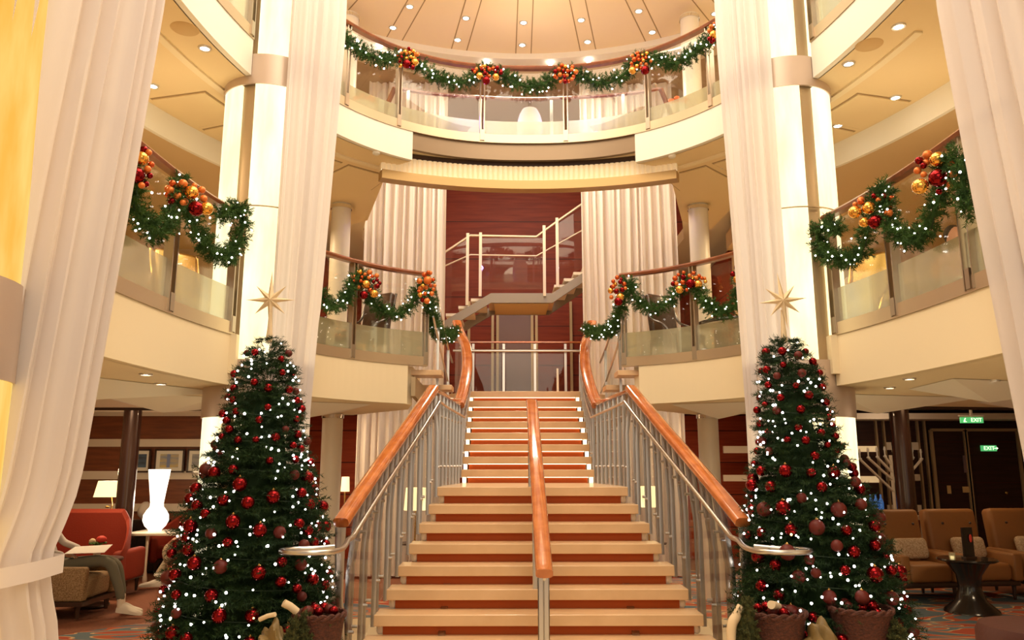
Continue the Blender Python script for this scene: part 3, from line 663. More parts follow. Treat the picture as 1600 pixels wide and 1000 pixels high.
def spline(pts, n=8):
    P = [np.array(p, float) for p in pts]; out = []
    for i in range(len(P) - 1):
        p0 = P[max(i - 1, 0)]; p1 = P[i]; p2 = P[i + 1]; p3 = P[min(i + 2, len(P) - 1)]
        for k in range(n):
            t = k / n; out.append(.5 * ((2 * p1) + (-p0 + p2) * t + (2 * p0 - 5 * p1 + 4 * p2 - p3) * t * t + (-p0 + 3 * p1 - 3 * p2 + p3) * t ** 3))
    out.append(P[-1]); return [tuple(p) for p in out]
def balustrade(s, sd):
    t = thing('stair_balustrade', 'steel and glass balustrade with orange wood handrail on the %s side of the stairs' % sd, 'balustrade', (s * 1.4, 7, 0))
    W = lambda x, y, z: (s * x, y, z)
    A, B_ = (1.04, 8.22, 2.50), (1.50, 6.0, 1.285)
    rail = spline([W(*B_), W(1.40, 6.5, 1.56), W(1.27, 7.1, 1.89), W(1.14, 7.7, 2.22), W(*A)], 6)
    MB().tube(rail, .05, 14, flat=(.062, .040)).build('handrail', 'handrail', t, True)
    MB().tube([W(1.04, 8.2, 2.475), W(.98, 8.7, 2.47), W(.90, 9.4, 2.455), W(.86, 9.85, 2.45)], .03, 12, flat=(.045, .022)).build('landing_rail', 'handrail', t, True)
    up_ = spline([W(.87, 9.78, 2.44), W(.83, 10.15, 2.68), W(.81, 10.6, 3.02), W(.86, 11.1, 3.38), W(.99, 11.6, 3.70), W(1.04, 11.8, 3.86)], 7)
    MB().tube(up_, .05, 14, flat=(.075, .045)).build('upper_handrail', 'handrail', t, True)
    # steel grab rail with a loop end
    off = lambda p, dx, dz: (p[0] - s * dx, p[1], p[2] + dz)
    g = [off(p, .07, -.14) for p in rail]
    g0 = g[0]
    lp = [(s * 1.47, 5.66, 1.145), (s * 1.58, 5.60, 1.14), (s * 1.70, 5.56, 1.14), (s * 1.76, 5.49, 1.14), (s * 1.77, 5.41, 1.14), (s * 1.70, 5.34, 1.14), (s * 1.55, 5.32, 1.14), (s * 1.44, 5.38, 1.14), (s * 1.40, 5.52, 1.14), (s * 1.405, 5.70, 1.145), (s * 1.42, 5.88, 1.17)]
    MB().tube(spline(lp, 5) + g[1:], .019, 10).build('grab_rail', 'steel', t, True)
    g2 = spline([W(.80, 9.9, 2.30), W(.775, 10.2, 2.5), W(.76, 10.7, 2.88), W(.80, 11.2, 3.26), W(.90, 11.7, 3.62)], 6)
    MB().tube(g2, .016, 8).build('grab_rail', 'steel', t, True)
    MB().tube([W(.97, 8.2, 2.36), W(.93, 8.7, 2.34), W(.86, 9.4, 2.32), W(.80, 9.9, 2.30)], .014, 8).build('grab_rail', 'steel', t, True)
    # newel of two bowed plates
    nw = MB()
    for dx, bow in ((-.03, .05), (.035, -.035)):
        pts = [W(1.43 + dx * .6, 6.02, .02), W(1.47 + dx + bow, 6.02, .45), W(1.49 + dx * .9 + bow * .6, 6.01, .85), W(1.50 + dx * .4, 6.0, 1.25)]
        nw.tube(spline(pts, 6), .02, 8, flat=(.028, .010), up=(0, 1, 0))
    nw.build('newel', 'steel_dk', t, True)
    # balusters: a pair of flat bars with two clamps for each tread
    ry = np.array([p[1] for p in rail]); rx = np.array([p[0] for p in rail]); rz_ = np.array([p[2] for p in rail])
    def baluster(x, y, z0, z1, xr=None, nm='baluster'):
        xr = x if xr is None else xr
        b = MB()
        for d in (-.016, .016): b.tube([(x, y + d, z0), (x + (xr - x) * .05, y + d, z0 + (z1 - z0) * .6), (xr, y + d, z1)], .01, 6, flat=(.020, .005), up=(0, 1, 0))
        for k in (.28, .78): b.lathe((x + (xr - x) * k - s * .02, y, z0 + (z1 - z0) * k), [(.013, -.02), (.013, .03)], 8, axis=(s, 0, 0))
        return b.build(nm, 'steel', t, True)
    for i in range(0, 9):
        for dy in (.05, .17):
            y = yf(i) + dy
            if i == 0 and dy > .1: continue
            x = s * (hw(i) + .012); xr = float(np.interp(y, ry, rx)); z1 = float(np.interp(y, ry, rz_)) - .035
            baluster(x, y, zf(i) - .10, z1, xr)
    for k in range(7):
        u = k / 6; x = s * lerp(.995, .865, u); y = lerp(8.45, 9.8, u)
        baluster(x, y, 1.40, 2.45, x)
    uy = np.array([p[1] for p in up_]); ux = np.array([p[0] for p in up_]); uz = np.array([p[2] for p in up_])
    for i in range(1, 9):
        y = 10.05 + .25 * (i - 1) + .12; baluster(s * .855, y, 1.485 + .165 * i - .1, float(np.interp(y, uy, uz)) - .03, float(np.interp(y, uy, ux)))
    # glass outside the balusters
    def pane(a, b):
        (x0, y0, l0, h0), (x1, y1, l1, h1) = a, b
        e = s * .006; vs = [(x0, y0, l0), (x1, y1, l1), (x1, y1, h1), (x0, y0, h0)]; vs += [(v[0] + e, v[1], v[2]) for v in vs]
        MB().add(vs, [(0, 1, 2, 3), (7, 6, 5, 4), (0, 4, 5, 1), (1, 5, 6, 2), (2, 6, 7, 3), (3, 7, 4, 0)]).build('glass_pane', 'glass', t)
    ys = [6.25, 6.9, 7.55, 8.2]
    for a, b in zip(ys, ys[1:]):
        f = lambda y: (float(np.interp(y, ry, rx)) + s * .03, y, zf((8.2 - y) / .24) - .05, float(np.interp(y, ry, rz_)) - .09)
        pane(f(a + .02), f(b - .02))
    pane((s * 1.02, 8.3, 1.45, 2.40), (s * .93, 9.05, 1.45, 2.39)); pane((s * .925, 9.08, 1.45, 2.39), (s * .88, 9.75, 1.45, 2.38))
    for a, b in ((10.1, 10.9), (10.93, 11.7)):
        f = lambda y: (float(np.interp(y, uy, ux)) + s * .03, y, 1.6 + (y - 10.05) * .66, float(np.interp(y, uy, uz)) - .09)
        pane(f(a), f(b))
    return t
balustrade(-1, 'left'); balustrade(1, 'right')
# middle handrail
t = thing('middle_handrail', 'orange wood handrail on steel posts running up the middle of the stairs', 'handrail', (0, 6.0, 0))
MB().tube([(0, 5.72, .955), (0, 5.80, .985), (0, 7.0, 1.63), (0, 8.25, 2.31), (0, 8.42, 2.375)], .05, 14, flat=(.062, .034)).build('handrail', 'handrail', t, True)
MB().tube([(0, 5.74, .915), (0, 5.8, .945), (0, 8.40, 2.335)], .012, 8).build('steel_rail', 'steel', t, True)
for y, z0, z1 in ((5.86, .012, .985), (7.03, .66, 1.63), (8.33, 1.485, 2.33)):
    p = MB()
    for d in (-.02, .02): p.tube([(d, y, z0), (d, y, z1)], .01, 6, flat=(.010, .022))
    p.build('post', 'steel', t, True)

# railing at the back of the stair head
t = thing('stair_head_railing', 'low glass railing with thin wooden top rail at the head of the stairs', 'railing', (0, 14.2, Z2))
MB().tube([(-1.25, 14.2, 3.93), (1.25, 14.2, 3.93)], .03, 8, flat=(.03, .02)).build('handrail', 'handrail', t, True)
MB().tube([(-1.25, 14.1, 3.76), (1.25, 14.1, 3.76)], .025, 8).build('grab_rail', 'steel', t, True)
for px in (739, 787, 836, 884):
    X = aty(px, 600, 14.2)[0]; p = MB(); p.box((X, 14.2, (Z2 + 3.9) / 2), (.045, .03, 3.9 - Z2)); p.build('post', 'steel', t)
for a, b in ((739, 787), (787, 836), (836, 884)):
    xa, xb = aty(a, 600, 14.2)[0] + .04, aty(b, 600, 14.2)[0] - .04
    MB().box(((xa + xb) / 2, 14.2, 3.36), (xb - xa, .01, .78)).build('glass_pane', 'glass', t)
X = aty(869, 600, 13.0)[0]; tag(MB().cyl((X, 12.6, Z2), .018, .42, 12).build('bollard', 'white', None, True), 'thin white post standing behind the top step', 'post')
# doors in the red wall behind the stair head
for k, (a, b, m_) in enumerate(((775, 834, 'winglass'), (730, 772, 'redwall'), (836, 895, 'redwall'))):  # purple grey of the glass door is its reflection put into the colour
    xa, xb = aty(a, 560, 15.15)[0], aty(b, 560, 15.15)[0]
    d_ = struct('door_%d' % (k + 1), MB().box(((xa + xb) / 2, 15.16, Z2 + 1.03), (xb - xa, .05, 2.06)), m_)
    MB().box((xa + .03, 15.12, Z2 + 1.03), (.05, .04, 2.06)).box((xb - .03, 15.12, Z2 + 1.03), (.05, .04, 2.06)).build('door_frame', 'mull', d_)

# short side flights dropping from the balconies towards the stair head
for s, sd, x0, x1, x2 in ((-1, 'left', -1.42, -1.10, -1.0), (1, 'right', 1.30, 1.02, .95)):
    t = thing('side_steps', 'short flight of stone side steps beside the %s balcony corner' % sd, 'steps', (s * 1.2, 9.2, 2.3))
    for k in range(3):
        z = 2.79 - .13 * k; y = 9.0 + .42 * k
        MB().box((s * (1.25 - .09 * k), y + .16, z - .03), (.46, .34, .06)).build('tread', 'tread', t, bevel=.004)
    vs = []
    for xx in (s * 1.36, s * 1.31):
        vs += [(xx, 8.9, 2.70), (xx - s * .42, 10.4, 2.20), (xx - s * .42, 10.4, 1.98), (xx, 8.9, 2.48)]
    MB().add(vs, [(0, 1, 2, 3), (7, 6, 5, 4), (0, 4, 5, 1), (1, 5, 6, 2), (2, 6, 7, 3), (3, 7, 4, 0)]).build('stringer', 'mull', t)
    rl = spline([(s * 1.12, 8.9, 3.82), (s * 1.09, 9.5, 3.55), (s * 1.05, 10.2, 3.25), (s * 1.02, 10.7, 3.1), (s * 1.0, 11.7, 3.74)][:4], 5)
    MB().tube(rl, .014, 8).build('grab_rail', 'steel', t, True)
    MB().tube([(p[0], p[1], p[2] - .42) for p in rl], .012, 8).build('grab_rail', 'steel', t, True)
    for y, h in ((9.35, 3.62), (10.3, 3.22)):
        MB().box((s * (1.10 if y < 10 else 1.045), y, (h + 2.4) / 2), (.03, .03, h - 2.4)).build('post', 'steel', t)
    vs = [(s * 1.11, 9.0, 2.75), (s * 1.05, 10.25, 2.40), (s * 1.05, 10.25, 3.15), (s * 1.11, 9.0, 3.70)]; vs += [(v[0] + s * .006, v[1], v[2]) for v in vs]
    MB().add(vs, [(0, 1, 2, 3), (7, 6, 5, 4), (0, 4, 5, 1), (1, 5, 6, 2), (2, 6, 7, 3), (3, 7, 4, 0)]).build('glass_pane', 'glass', t)

# ------------------------------------------------------------------ upper flight across the stairwell
YS = 13.2
def Q(x, y, Y=YS): return tuple(aty(x, y, Y))
t = thing('stairwell_stairs', 'grey steel staircase crossing the stairwell in front of the red wall', 'staircase', (0, YS, 4.4))
def band(pp, h, y0, y1, nm, m_):
    mb = MB()
    for (a, b) in zip(pp, pp[1:]):
        vs = []
        for yy in (y0, y1): vs += [(a[0], yy, a[2]), (b[0], yy, b[2]), (b[0], yy, b[2] - h), (a[0], yy, a[2] - h)]
        mb.add(vs, [(3, 2, 1, 0), (4, 5, 6, 7), (0, 1, 5, 4), (1, 2, 6, 5), (2, 3, 7, 6), (3, 0, 4, 7)])
    return mb.build(nm, m_, t)
under = [Q(640, 500), Q(708, 493), Q(767, 458), Q(863, 458), Q(908, 428), Q(960, 392)]
under[0] = (under[1][0] - (under[2][0] - under[1][0]) * 1.2, YS, under[1][2] - (under[2][2] - under[1][2]) * 1.2)
band(under, .17, YS, YS + .04, 'stringer', 'grey_steel')
band(under, .17, YS + 1.1, YS + 1.14, 'stringer', 'grey_steel')
xa, xb, zl = under[2][0], under[3][0], under[2][2]
MB().box(((xa + xb) / 2, YS + .57, zl - .06), (xb - xa + .1, 1.06, .06)).build('landing', 'tread', t)
MB().box(((xa + xb) / 2, YS + .57, zl - .155), (xb - xa - .12, 1.0, .04)).build('soffit_panel', 'tancush', t)
n = 7
for k in range(1, n):
    for A_, B_ in ((under[2], under[1]), (under[3], under[4])):
        dx = (B_[0] - A_[0]); dz = (B_[2] - A_[2]); u = k / 3.0
        MB().box((A_[0] + dx * u, YS + .57, A_[2] + dz * u + (.02)), (.26, 1.06, .05)).build('tread', 'stripe', t)
for side_y in (YS + .02,):
    top = [Q(650, 418), Q(694, 395), Q(735, 368), Q(838, 370), Q(872, 345), Q(908, 320), Q(960, 285)]
    low = [Q(650, 440), Q(694, 416), Q(735, 398), Q(838, 400), Q(908, 361), Q(960, 330)]
    MB().tube(top, .022, 8).build('handrail', 'satin_post', t, True)
    MB().tube(low, .013, 8).build('middle_rail', 'satin_post', t, True)
    for a, b, c in ((731, 367, 475), (751, 366, 461), (850, 355, 461), (870, 343, 447)):
        P0 = Q(a, c); P1 = Q(a, b)
        MB().box((P1[0], YS - .02, (P0[2] + P1[2]) / 2), (.05, .02, P1[2] - P0[2] + .05)).build('post', 'satin_post', t)
    for a, b, c, d, e, f in ((697, 392, 488, 729, 373, 472), (753, 372, 452, 848, 372, 452), (873, 348, 440, 910, 325, 418)):
        P = [Q(a, c), Q(d, f), Q(d, e), Q(a, b)]; vs = list(P) + [(p[0], p[1] + .008, p[2]) for p in P]
        MB().add(vs, [(0, 1, 2, 3), (7, 6, 5, 4), (0, 4, 5, 1), (1, 5, 6, 2), (2, 6, 7, 3), (3, 7, 4, 0)]).build('glass_pane', 'glass', t)

# ------------------------------------------------------------------ balcony balustrades on the ring
def balcony(label, ta, tb, z, rail_h, posts, zfrost, rail_m='railwood', ends=(), shoe=.11):
    c = ring((ta + tb) / 2)
    t = thing('balcony_balustrade', label, 'balustrade', (c[0], c[1], z))
    ts = ring_dense(ta, tb)
    MB().sweep(ts, [(-.015, z), (.05, z), (.05, z + shoe), (-.015, z + shoe)]).build('base_rail', 'base_steel', t, True)
    zr = z + rail_h
    MB().sweep(ts, [(-.035, zr - .035), (.035, zr - .035), (.045, zr - .01), (.03, zr + .01), (-.03, zr + .01), (-.045, zr - .01)]).build('handrail', rail_m, t, True)
    cut = sorted([ta, tb] + [p for p in posts if min(ta, tb) < p < max(ta, tb)])
    for a, b in zip(cut, cut[1:]):
        q_ = ring_dense(a + .004, b - .004, 0, .12)
        MB().sweep(q_, [(.010, z + shoe), (.018, z + shoe), (.018, zr - .075), (.010, zr - .075)]).build('glass_pane', 'glass', t, True)
        MB().sweep(q_, [(.019, z + shoe), (.023, z + shoe), (.023, z + zfrost), (.019, z + zfrost)]).build('frosted_band', 'frost', t, True)
    for p in list(posts) + list(ends):
        mb = MB()
        for d in (-.022, .022):
            x, y = ring(p + d / 3.0, -.02); x2, y2 = ring(p + d / 3.0, .045)
            ang = math.atan2(y2 - y, x2 - x); mb.box(((x + x2) / 2, (y + y2) / 2, z + rail_h / 2), (.075, .012, rail_h - .03), ang)
        x, y = ring(p, .0); mb.box((x, y, z + .09), (.06, .05, .14), ang)
        mb.build('post', 'steel_dk', t)
    return t
tp = lambda px, z, lo, hi: ring_t_px(px, z, lo, hi)
top_posts = [tp(x, Z3, .4, 2.75) for x in (540, 622, 753, 884, 1014, 1112)]
b_top = balcony('curved glass balustrade with a garland on the top deck across the atrium', TRF, TLF, Z3, 1.03, top_posts, .30)
b_ml = balcony('glass balustrade of the second deck balcony left of the stairs', T_COR_L, TLF, Z2, 1.10, [tp(549, Z2, 1.57, 2.7)], .40, ends=[T_COR_L + .01])
b_mr = balcony('glass balustrade of the second deck balcony right of the stairs', TRF, T_COR_R, Z2, 1.10, [tp(1087, Z2, .5, 1.57)], .40, ends=[T_COR_R - .01])
b_nl = balcony('glass balustrade of the near left balcony between curtain and pillar', TLN, PI + .05, Z2, 1.10, [tp(262, Z2, 2.7, T1)], .42, ends=[TLN + .012])
b_nr = balcony('glass balustrade of the near right balcony between pillar and curtain', -.05, TRN, Z2, 1.10, [tp(1402, Z2, T0, .5), tp(1520, Z2, T0, .5)], .42, ends=[TRN - .012])
b_ul = balcony('glass balustrade corner high at the upper left above the gallery ceiling', TLN, PI + .05, Z3, 1.03, [], .40, ends=[TLN + .012])
b_ur = balcony('glass balustrade corner high at the upper right above the gallery ceiling', -.05, TRN, Z3, 1.03, [], .40, ends=[TRN - .012])
# inner railing of the top deck round the stairwell
t = thing('stairwell_railing', 'low curved railing with brown top rail behind the top deck garland', 'railing', (0, 9.6, Z3))
ir = spline([(-1.72, 9.38, 6.50), (-1.2, 9.55, 6.50), (0, 9.69, 6.50), (1.2, 9.55, 6.50), (1.72, 9.38, 6.50)], 10)
ir = [(-1.98, 9.75, 6.15)] + ir + [(1.98, 9.75, 6.15)]
MB().tube(ir, .025, 8, flat=(.03, .02)).build('handrail', 'railwood', t, True)
for X in (-1.55, -.62, .32, 1.25):
    Y = 9.69 - .105 * X * X; MB().box((X, Y, 6.07), (.04, .03, .84)).build('post', 'steel', t)
gp = MB(); pp = [(p[0], p[1]) for p in ir[1:-1]]
gp.strip(pp, Z3 + .03, 6.05); gp.build('glass_pane', 'glass', t, True)

# ------------------------------------------------------------------ evergreen foliage
def needles(segs, nl, nw, per_m, rs):
    """segs: rows of (p, d, len); returns one mesh-data block of slim needle triangles set round every twig"""
    V = []; 
    for p, d, L in segs:
        n = max(4, int(L * per_m)); u = (np.arange(n) + rs.random(n)) / n
        d = d / np.linalg.norm(d); a = np.cross(d, [0, 0, 1.0]); a = a / (np.linalg.norm(a) + 1e-9); b = np.cross(d, a)
        th = rs.random(n) * 2 * PI; c = p + np.outer(u * L, d)
        side_ = np.outer(np.cos(th), a) + np.outer(np.sin(th), b); f = rs.uniform(.35, .75, n)[:, None]
        nd = side_ * (1 - f * .55) + d * f; nd /= np.linalg.norm(nd, axis=1)[:, None]
        ln = nl * rs.uniform(.7, 1.15, n)[:, None]; wv = np.cross(nd, rs.normal(size=(n, 3))); wv /= np.linalg.norm(wv, axis=1)[:, None]
        V.append(np.stack([c - wv * nw / 2, c + wv * nw / 2, c + nd * ln], 1).reshape(-1, 3))
    return np.concatenate(V)
def tri_object(name, V, m_, parent=None, extra=None):
    me = bpy.data.meshes.new(name)
    if parent is not None: org = np.array(ORG[parent.name])
    else: org = np.array([V[:, 0].mean(), V[:, 1].mean(), V[:, 2].min()])
    nT = len(V) // 3; vv = V; 
    if extra is not None:
        ev, ef = np.array(extra.v), extra.f
        vv = np.concatenate([V, ev]); faces = [tuple(range(3 * i, 3 * i + 3)) for i in range(nT)] + [tuple(i + 3 * nT for i in f) for f in ef]
    else: faces = np.arange(3 * nT).reshape(-1, 3).tolist()
    me.from_pydata((vv - org).tolist(), [], faces); me.materials.append(M[m_]); me.update()
    o = bpy.data.objects.new(name, me); C.objects.link(o)
    if parent is not None: o.parent = parent
    else: o.location = org
    ORG[o.name] = tuple(org)
    return o
# shared ball, bulb meshes
def ball_mesh(key, m_, nu=20, nv=12):
    mb = MB().sphere((0, 0, 0), 1, nu, nv); me = bpy.data.meshes.new(key); me.from_pydata(mb.v, [], mb.f); me.materials.append(M[m_])
    me.polygons.foreach_set('use_smooth', [True] * len(me.polygons)); me.update(); return me
BALL = {k: ball_mesh('bauble_' + k, k) for k in ('b_red', 'b_matte', 'b_gold', 'b_orange', 'b_copper')}
capb = MB().lathe((0, 0, .96), [(.20, 0), (.22, .04), (.22, .16), (.10, .18), (.04, .30)], 10)
CAP = bpy.data.meshes.new('bauble_cap'); CAP.from_pydata(capb.v, [], capb.f); CAP.materials.append(M['brass'])
BULB = ball_mesh('bulb', 'bulb', 8, 6); BULBW = ball_mesh('bulb_warm', 'bulbw', 8, 6)
BAUBLES = []
def bauble(kind, p, r, label, group, cap=False, name='bauble'):
    BAUBLES.append((r / float(np.linalg.norm(np.array(p) - CP)), kind, tuple(p), r, label, group, cap))
def make_bauble(kind, p, r, label, group, cap=False, name='bauble'):
    o = bpy.data.objects.new(name, BALL[kind]); C.objects.link(o); o.location = p; o.scale = (r, r, r)
    tag(o, label, 'bauble', group)
    if cap:
        c = bpy.data.objects.new('cap', CAP); C.objects.link(c); c.parent = o
    return o
def light_string(label, pts, r, where, warm=.0, seed=1, wirepts=None):
    r_ = random.Random(seed); t = thing('fairy_light_string', label, 'fairy lights', tuple(pts[0]))
    rest = MB()
    if wirepts is not None: MB().tube(wirepts, .003, 4).build('cord', 'wire', t)
    org = ORG[t.name]
    pts = sorted(pts, key=lambda p: p[1]) if len(pts) > 100 else pts
    for i, p in enumerate(pts):
        k = r * r_.uniform(.7, 1.15)
        if i < 100:
            o = bpy.data.objects.new('bulb', BULBW if r_.random() < warm else BULB); C.objects.link(o); o.parent = t
            o.location = (p[0] - org[0], p[1] - org[1], p[2] - org[2]); o.scale = (k, k, k)
        else: rest.sphere(p, k, 8, 5)
    if rest.v:
        o = rest.build('bulbs', 'bulb', t, True); o['kind'] = 'stuff'
    return t

def christmas_tree(cx, cy, lean, side, seed):
    rs = np.random.default_rng(seed); r_ = random.Random(seed)
    ZB, ZT = .40, 2.66
    zt_ = [.40, .86, 1.35, 1.84, 2.33, 2.50, 2.60, 2.66]; rt3 = [.64, .585, .50, .34, .245, .19, .13, .05]
    if side == 'right': rt3 = [.62, .575, .46, .30, .235, .19, .14, .05]
    def R(z): return float(np.interp(z, zt_, rt3))
    ax = lambda z: np.array([cx + lean * (z - ZB) / (ZT - ZB), cy, z])
    t = thing('christmas_tree', 'tall decorated christmas tree standing on the %s side of the stairs' % side, 'christmas tree', (cx, cy, ZB - .38))
    segs = []
    for i in range(1500):
        u = r_.random() ** .66; z = ZT - u * (ZT - ZB); Rz = R(z) * r_.uniform(.78, 1.07); az = r_.uniform(0, 2 * PI)
        h = np.array([math.cos(az), math.sin(az), 0]); d = h + np.array([0, 0, r_.uniform(-.28, .22)]); d /= np.linalg.norm(d)
        L = Rz * .62; p0 = ax(z) + h * (Rz - L) + np.array([0, 0, .02])
        if (p0 + d * L)[1] > 6.70 or np.hypot(*((p0 + d * (L + .03))[:2] - np.array([PLX[-1 if cx < 0 else 1], PLY]))) < .52: continue
        segs.append((p0, d, L))
        sdv = np.cross(d, [0, 0, 1.0])
        for k in (.45, .62, .8):
            for s in (-1, 1):
                segs.append((p0 + d * L * k, d + sdv * s * r_.uniform(.6, 1.0) + np.array([0, 0, r_.uniform(-.25, .2)]), L * .28 + .03))
    for i in range(150):   # the crown points up
        az = r_.uniform(0, 2 * PI); h = np.array([math.cos(az), math.sin(az), 0]); k = r_.uniform(.06, .60); segs.append((ax(ZT - k) + h * .02, h * r_.uniform(.3, 1.0) + np.array([0, 0, .5]), r_.uniform(.07, .13) + k * .1))
    V = needles(segs, .034, .0052, 190, rs)
    core = MB(); n = 20; prof = [(R(z) * .50, z) for z in np.linspace(ZB, ZT - .42, 9)]
    vs = []; 
    for r, z in prof:
        a_ = ax(z)
        for i in range(n): vs.append((a_[0] + r * math.cos(2 * PI * i / n) * r_.uniform(.85, 1.1), a_[1] + r * math.sin(2 * PI * i / n) * r_.uniform(.85, 1.1), z))
    core.add(vs, [(k * n + i, k * n + (i + 1) % n, (k + 1) * n + (i + 1) % n, (k + 1) * n + i) for k in range(8) for i in range(n)])
    tri_object('needles', V, 'needle', t, core)
    MB().cyl((cx, cy, .02), .05, .6, 14).build('trunk', 'bark', t, True)
    # baubles over the side that can be seen
    placed = []
    toc = math.atan2(-cy, CP[0] - cx); out = []
    tries = 0
    while len(placed) < 128 and tries < 9000:
        tries += 1
        u = r_.random() ** .60; z = ZT - .06 - u * (ZT - ZB - .08); az = toc + r_.uniform(-1.95, 1.95)
        low = u > .42
        r = (r_.uniform(.033, .056) if low else r_.uniform(.025, .034))
        rr = R(z) * r_.uniform(.88, 1.03); a_ = ax(z); p = np.array([a_[0] + rr * math.cos(az), a_[1] + rr * math.sin(az), z])
        if any(np.linalg.norm(p - q) < (r + s) * 1.35 + .02 for q, s in placed) or p[1] > 6.62: continue
        if abs(p[0]) < 1.50 and .3 < z: continue
        placed.append((p, r))
        kind = 'b_matte' if r_.random() < (.22 if u > .35 else .08) else 'b_red'
        zone = ('at the top', 'near the top', 'above the middle', 'below the middle', 'near the foot', 'at the foot')[min(5, int(u * 6))]
        word = 'shiny' if kind == 'b_red' else 'matte'
        lat = (az - toc) / 1.95; k5 = min(4, int((lat + 1) * 2.5))
        # going round with the azimuth means going from left to right in view
        wl = ('far left', 'left side', 'front', 'right side', 'far right')[k5]
        size = 'large ' if r > .048 else 'small ' if r < .032 else ''
        lab = '%s%s red bauble %s of the %s tree, %s' % (size, word, zone, side, wl)
        bauble(kind, p, r, lab, '%s red baubles of the %s tree' % (word, side), low and r > .045)
    pts = []
    for i in range(270):
        u = r_.random() ** .62; z = ZT - .03 - u * (ZT - ZB - .05); az = toc + r_.uniform(-1.9, 1.9); rr = R(z) * r_.uniform(.90, 1.03); a_ = ax(z)
        p = (a_[0] + rr * math.cos(az), a_[1] + rr * math.sin(az), z)
        if abs(p[0]) < 1.48 or p[1] > 6.60: continue
        pts.append(p)
    wire = []
    for i in range(240):
        u = i / 239; z = ZT - .05 - u * (ZT - ZB - .1); az = u * 2 * PI * 11; rr = R(z) * .86; a_ = ax(z); wire.append((a_[0] + rr * math.cos(az), min(6.6, a_[1] + rr * math.sin(az)), z))
    light_string('white fairy lights wound through the %s christmas tree' % side, pts, .0088, side, .06, seed, wire)
    # star: seven long points with a ridge, on a stalk
    top = ax(ZT); s_ = thing('tree_star', 'champagne glitter star with long points on top of the %s christmas tree' % side, 'star', (top[0], top[1], ZT - .02))
    MB().lathe((top[0], top[1], ZT - .03), [(.018, 0), (.026, .03), (.018, .12), (.012, .26)], 12).build('stalk', 'star', s_, True)
    c = np.array([top[0], top[1] - .02, ZT + .30]); m = 8; vs = [(c[0], c[1] - .028, c[2]), (c[0], c[1] + .028, c[2])]
    for k in range(m):
        a = 2 * PI * k / m + (.0 if side == 'left' else .12); L = (.19, .165, .24, .165)[k % 4]
        vs.append((c[0] + L * math.cos(a), c[1], c[2] + L * math.sin(a) * .95)); a2 = a + PI / m
        vs.append((c[0] + .052 * math.cos(a2), c[1], c[2] + .052 * math.sin(a2)))
    fs = []
    for k in range(2 * m):
        a, b = 2 + k, 2 + (k + 1) % (2 * m); fs += [(0, a, b), (1, b, a)]
    MB().add(vs, fs).build('star_body', 'star', s_)
    # cloth covered round stand
    MB().lathe((cx, cy, .012), [(.74, 0), (.76, .05), (.72, .2), (.74, .34), (.70, .385), (.2, .39)], 40).build('stand_cover', 'goldcloth', t, True)
    return t
TLX, TRX, TY = -2.14, 2.03, 5.93
christmas_tree(TLX, TY, .05, 'left', 11)
christmas_tree(TRX, TY, -.16, 'right', 23)

# baskets, parcels and fallen baubles on the stands
def basket(cx, cy, z, r, h, label, seed):
    t = thing('wicker_basket', label, 'basket', (cx, cy, z)); r_ = random.Random(seed)
    mb = MB(); n = 40; vs = []
    prof = [(.74, 0), (.80, .25), (.88, .55), (.96, .85), (1.04, 1.0), (.98, 1.03), (.90, .95), (.82, .6)]
    for k, (a, b) in enumerate(prof):
        for i in range(n):
            w_ = 1 + (.018 if (i + k) % 2 else -.012); vs.append((cx + r * a * w_ * math.cos(2 * PI * i / n), cy + r * a * w_ * math.sin(2 * PI * i / n), z + h * b))
    mb.add(vs, [(k * n + i, k * n + (i + 1) % n, (k + 1) * n + (i + 1) % n, (k + 1) * n + i) for k in range(len(prof) - 1) for i in range(n)])
    mb.build('body', 'wick', t, True)
    rim = MB()
    for ph in (0, PI):
        rim.tube([(cx + r * (1.0 + .03 * math.cos(9 * a + ph)) * math.cos(a), cy + r * (1.0 + .03 * math.cos(9 * a + ph)) * math.sin(a), z + h + .012 * math.sin(9 * a + ph)) for a in np.linspace(0, 2 * PI, 90)[:-1]], .012, 6, True)
    rim.build('braided_rim', 'wick', t, True)
    V = []
    rs = np.random.default_rng(seed); segs = []
    for i in range(70):
        a = r_.uniform(0, 2 * PI); q_ = r * .8 * r_.random() ** .5; p = np.array([cx + q_ * math.cos(a), cy + q_ * math.sin(a), z + h * .78]); segs.append((p, np.array([r_.uniform(-1, 1), r_.uniform(-1, 1), .8]), .05))
    f = tri_object('moss_filling', needles(segs, .028, .004, 700, rs), 'moss', t)
    return t
q3 = lambda x, y, Y=5.3: tuple(float(v) for v in aty(x, y, Y))
BL, BR1, BR2 = q3(499, 960, 5.42)[0], q3(1209, 957, 5.42)[0], q3(1344, 952, 5.42)[0]
Bk = [(BL, 5.42, .40, .165, .34, 'wicker basket of red baubles beside the left foot of the stairs', 3), (BR1, 5.42, .40, .20, .35, 'wicker basket holding a log and baubles beside the right foot of the stairs', 4), (BR2, 5.42, .40, .195, .37, 'deeper wicker basket at the outer foot of the right christmas tree', 5)]
for b in Bk: basket(*b)
def heap(cx, cy, z, r, n, seed, lab, grp):
    r_ = random.Random(seed); pl = []
    k = 0
    while len(pl) < n and k < 400:
        k += 1
        a = r_.uniform(0, 2 * PI); q_ = r * .62 * r_.random() ** .5; s = r_.uniform(.028, .042); p = np.array([cx + q_ * math.cos(a), cy + q_ * math.sin(a), z])
        if any(np.linalg.norm(p - o_) < s + s2 for o_, s2 in pl): continue
        pl.append((p, s)); bauble(r_.choice(['b_red', 'b_red', 'b_matte']), p, s, lab, grp)
heap(BL, 5.42, .765, .165, 7, 5, 'red bauble lying in the basket beside the left foot of the stairs', 'baubles in the left basket')
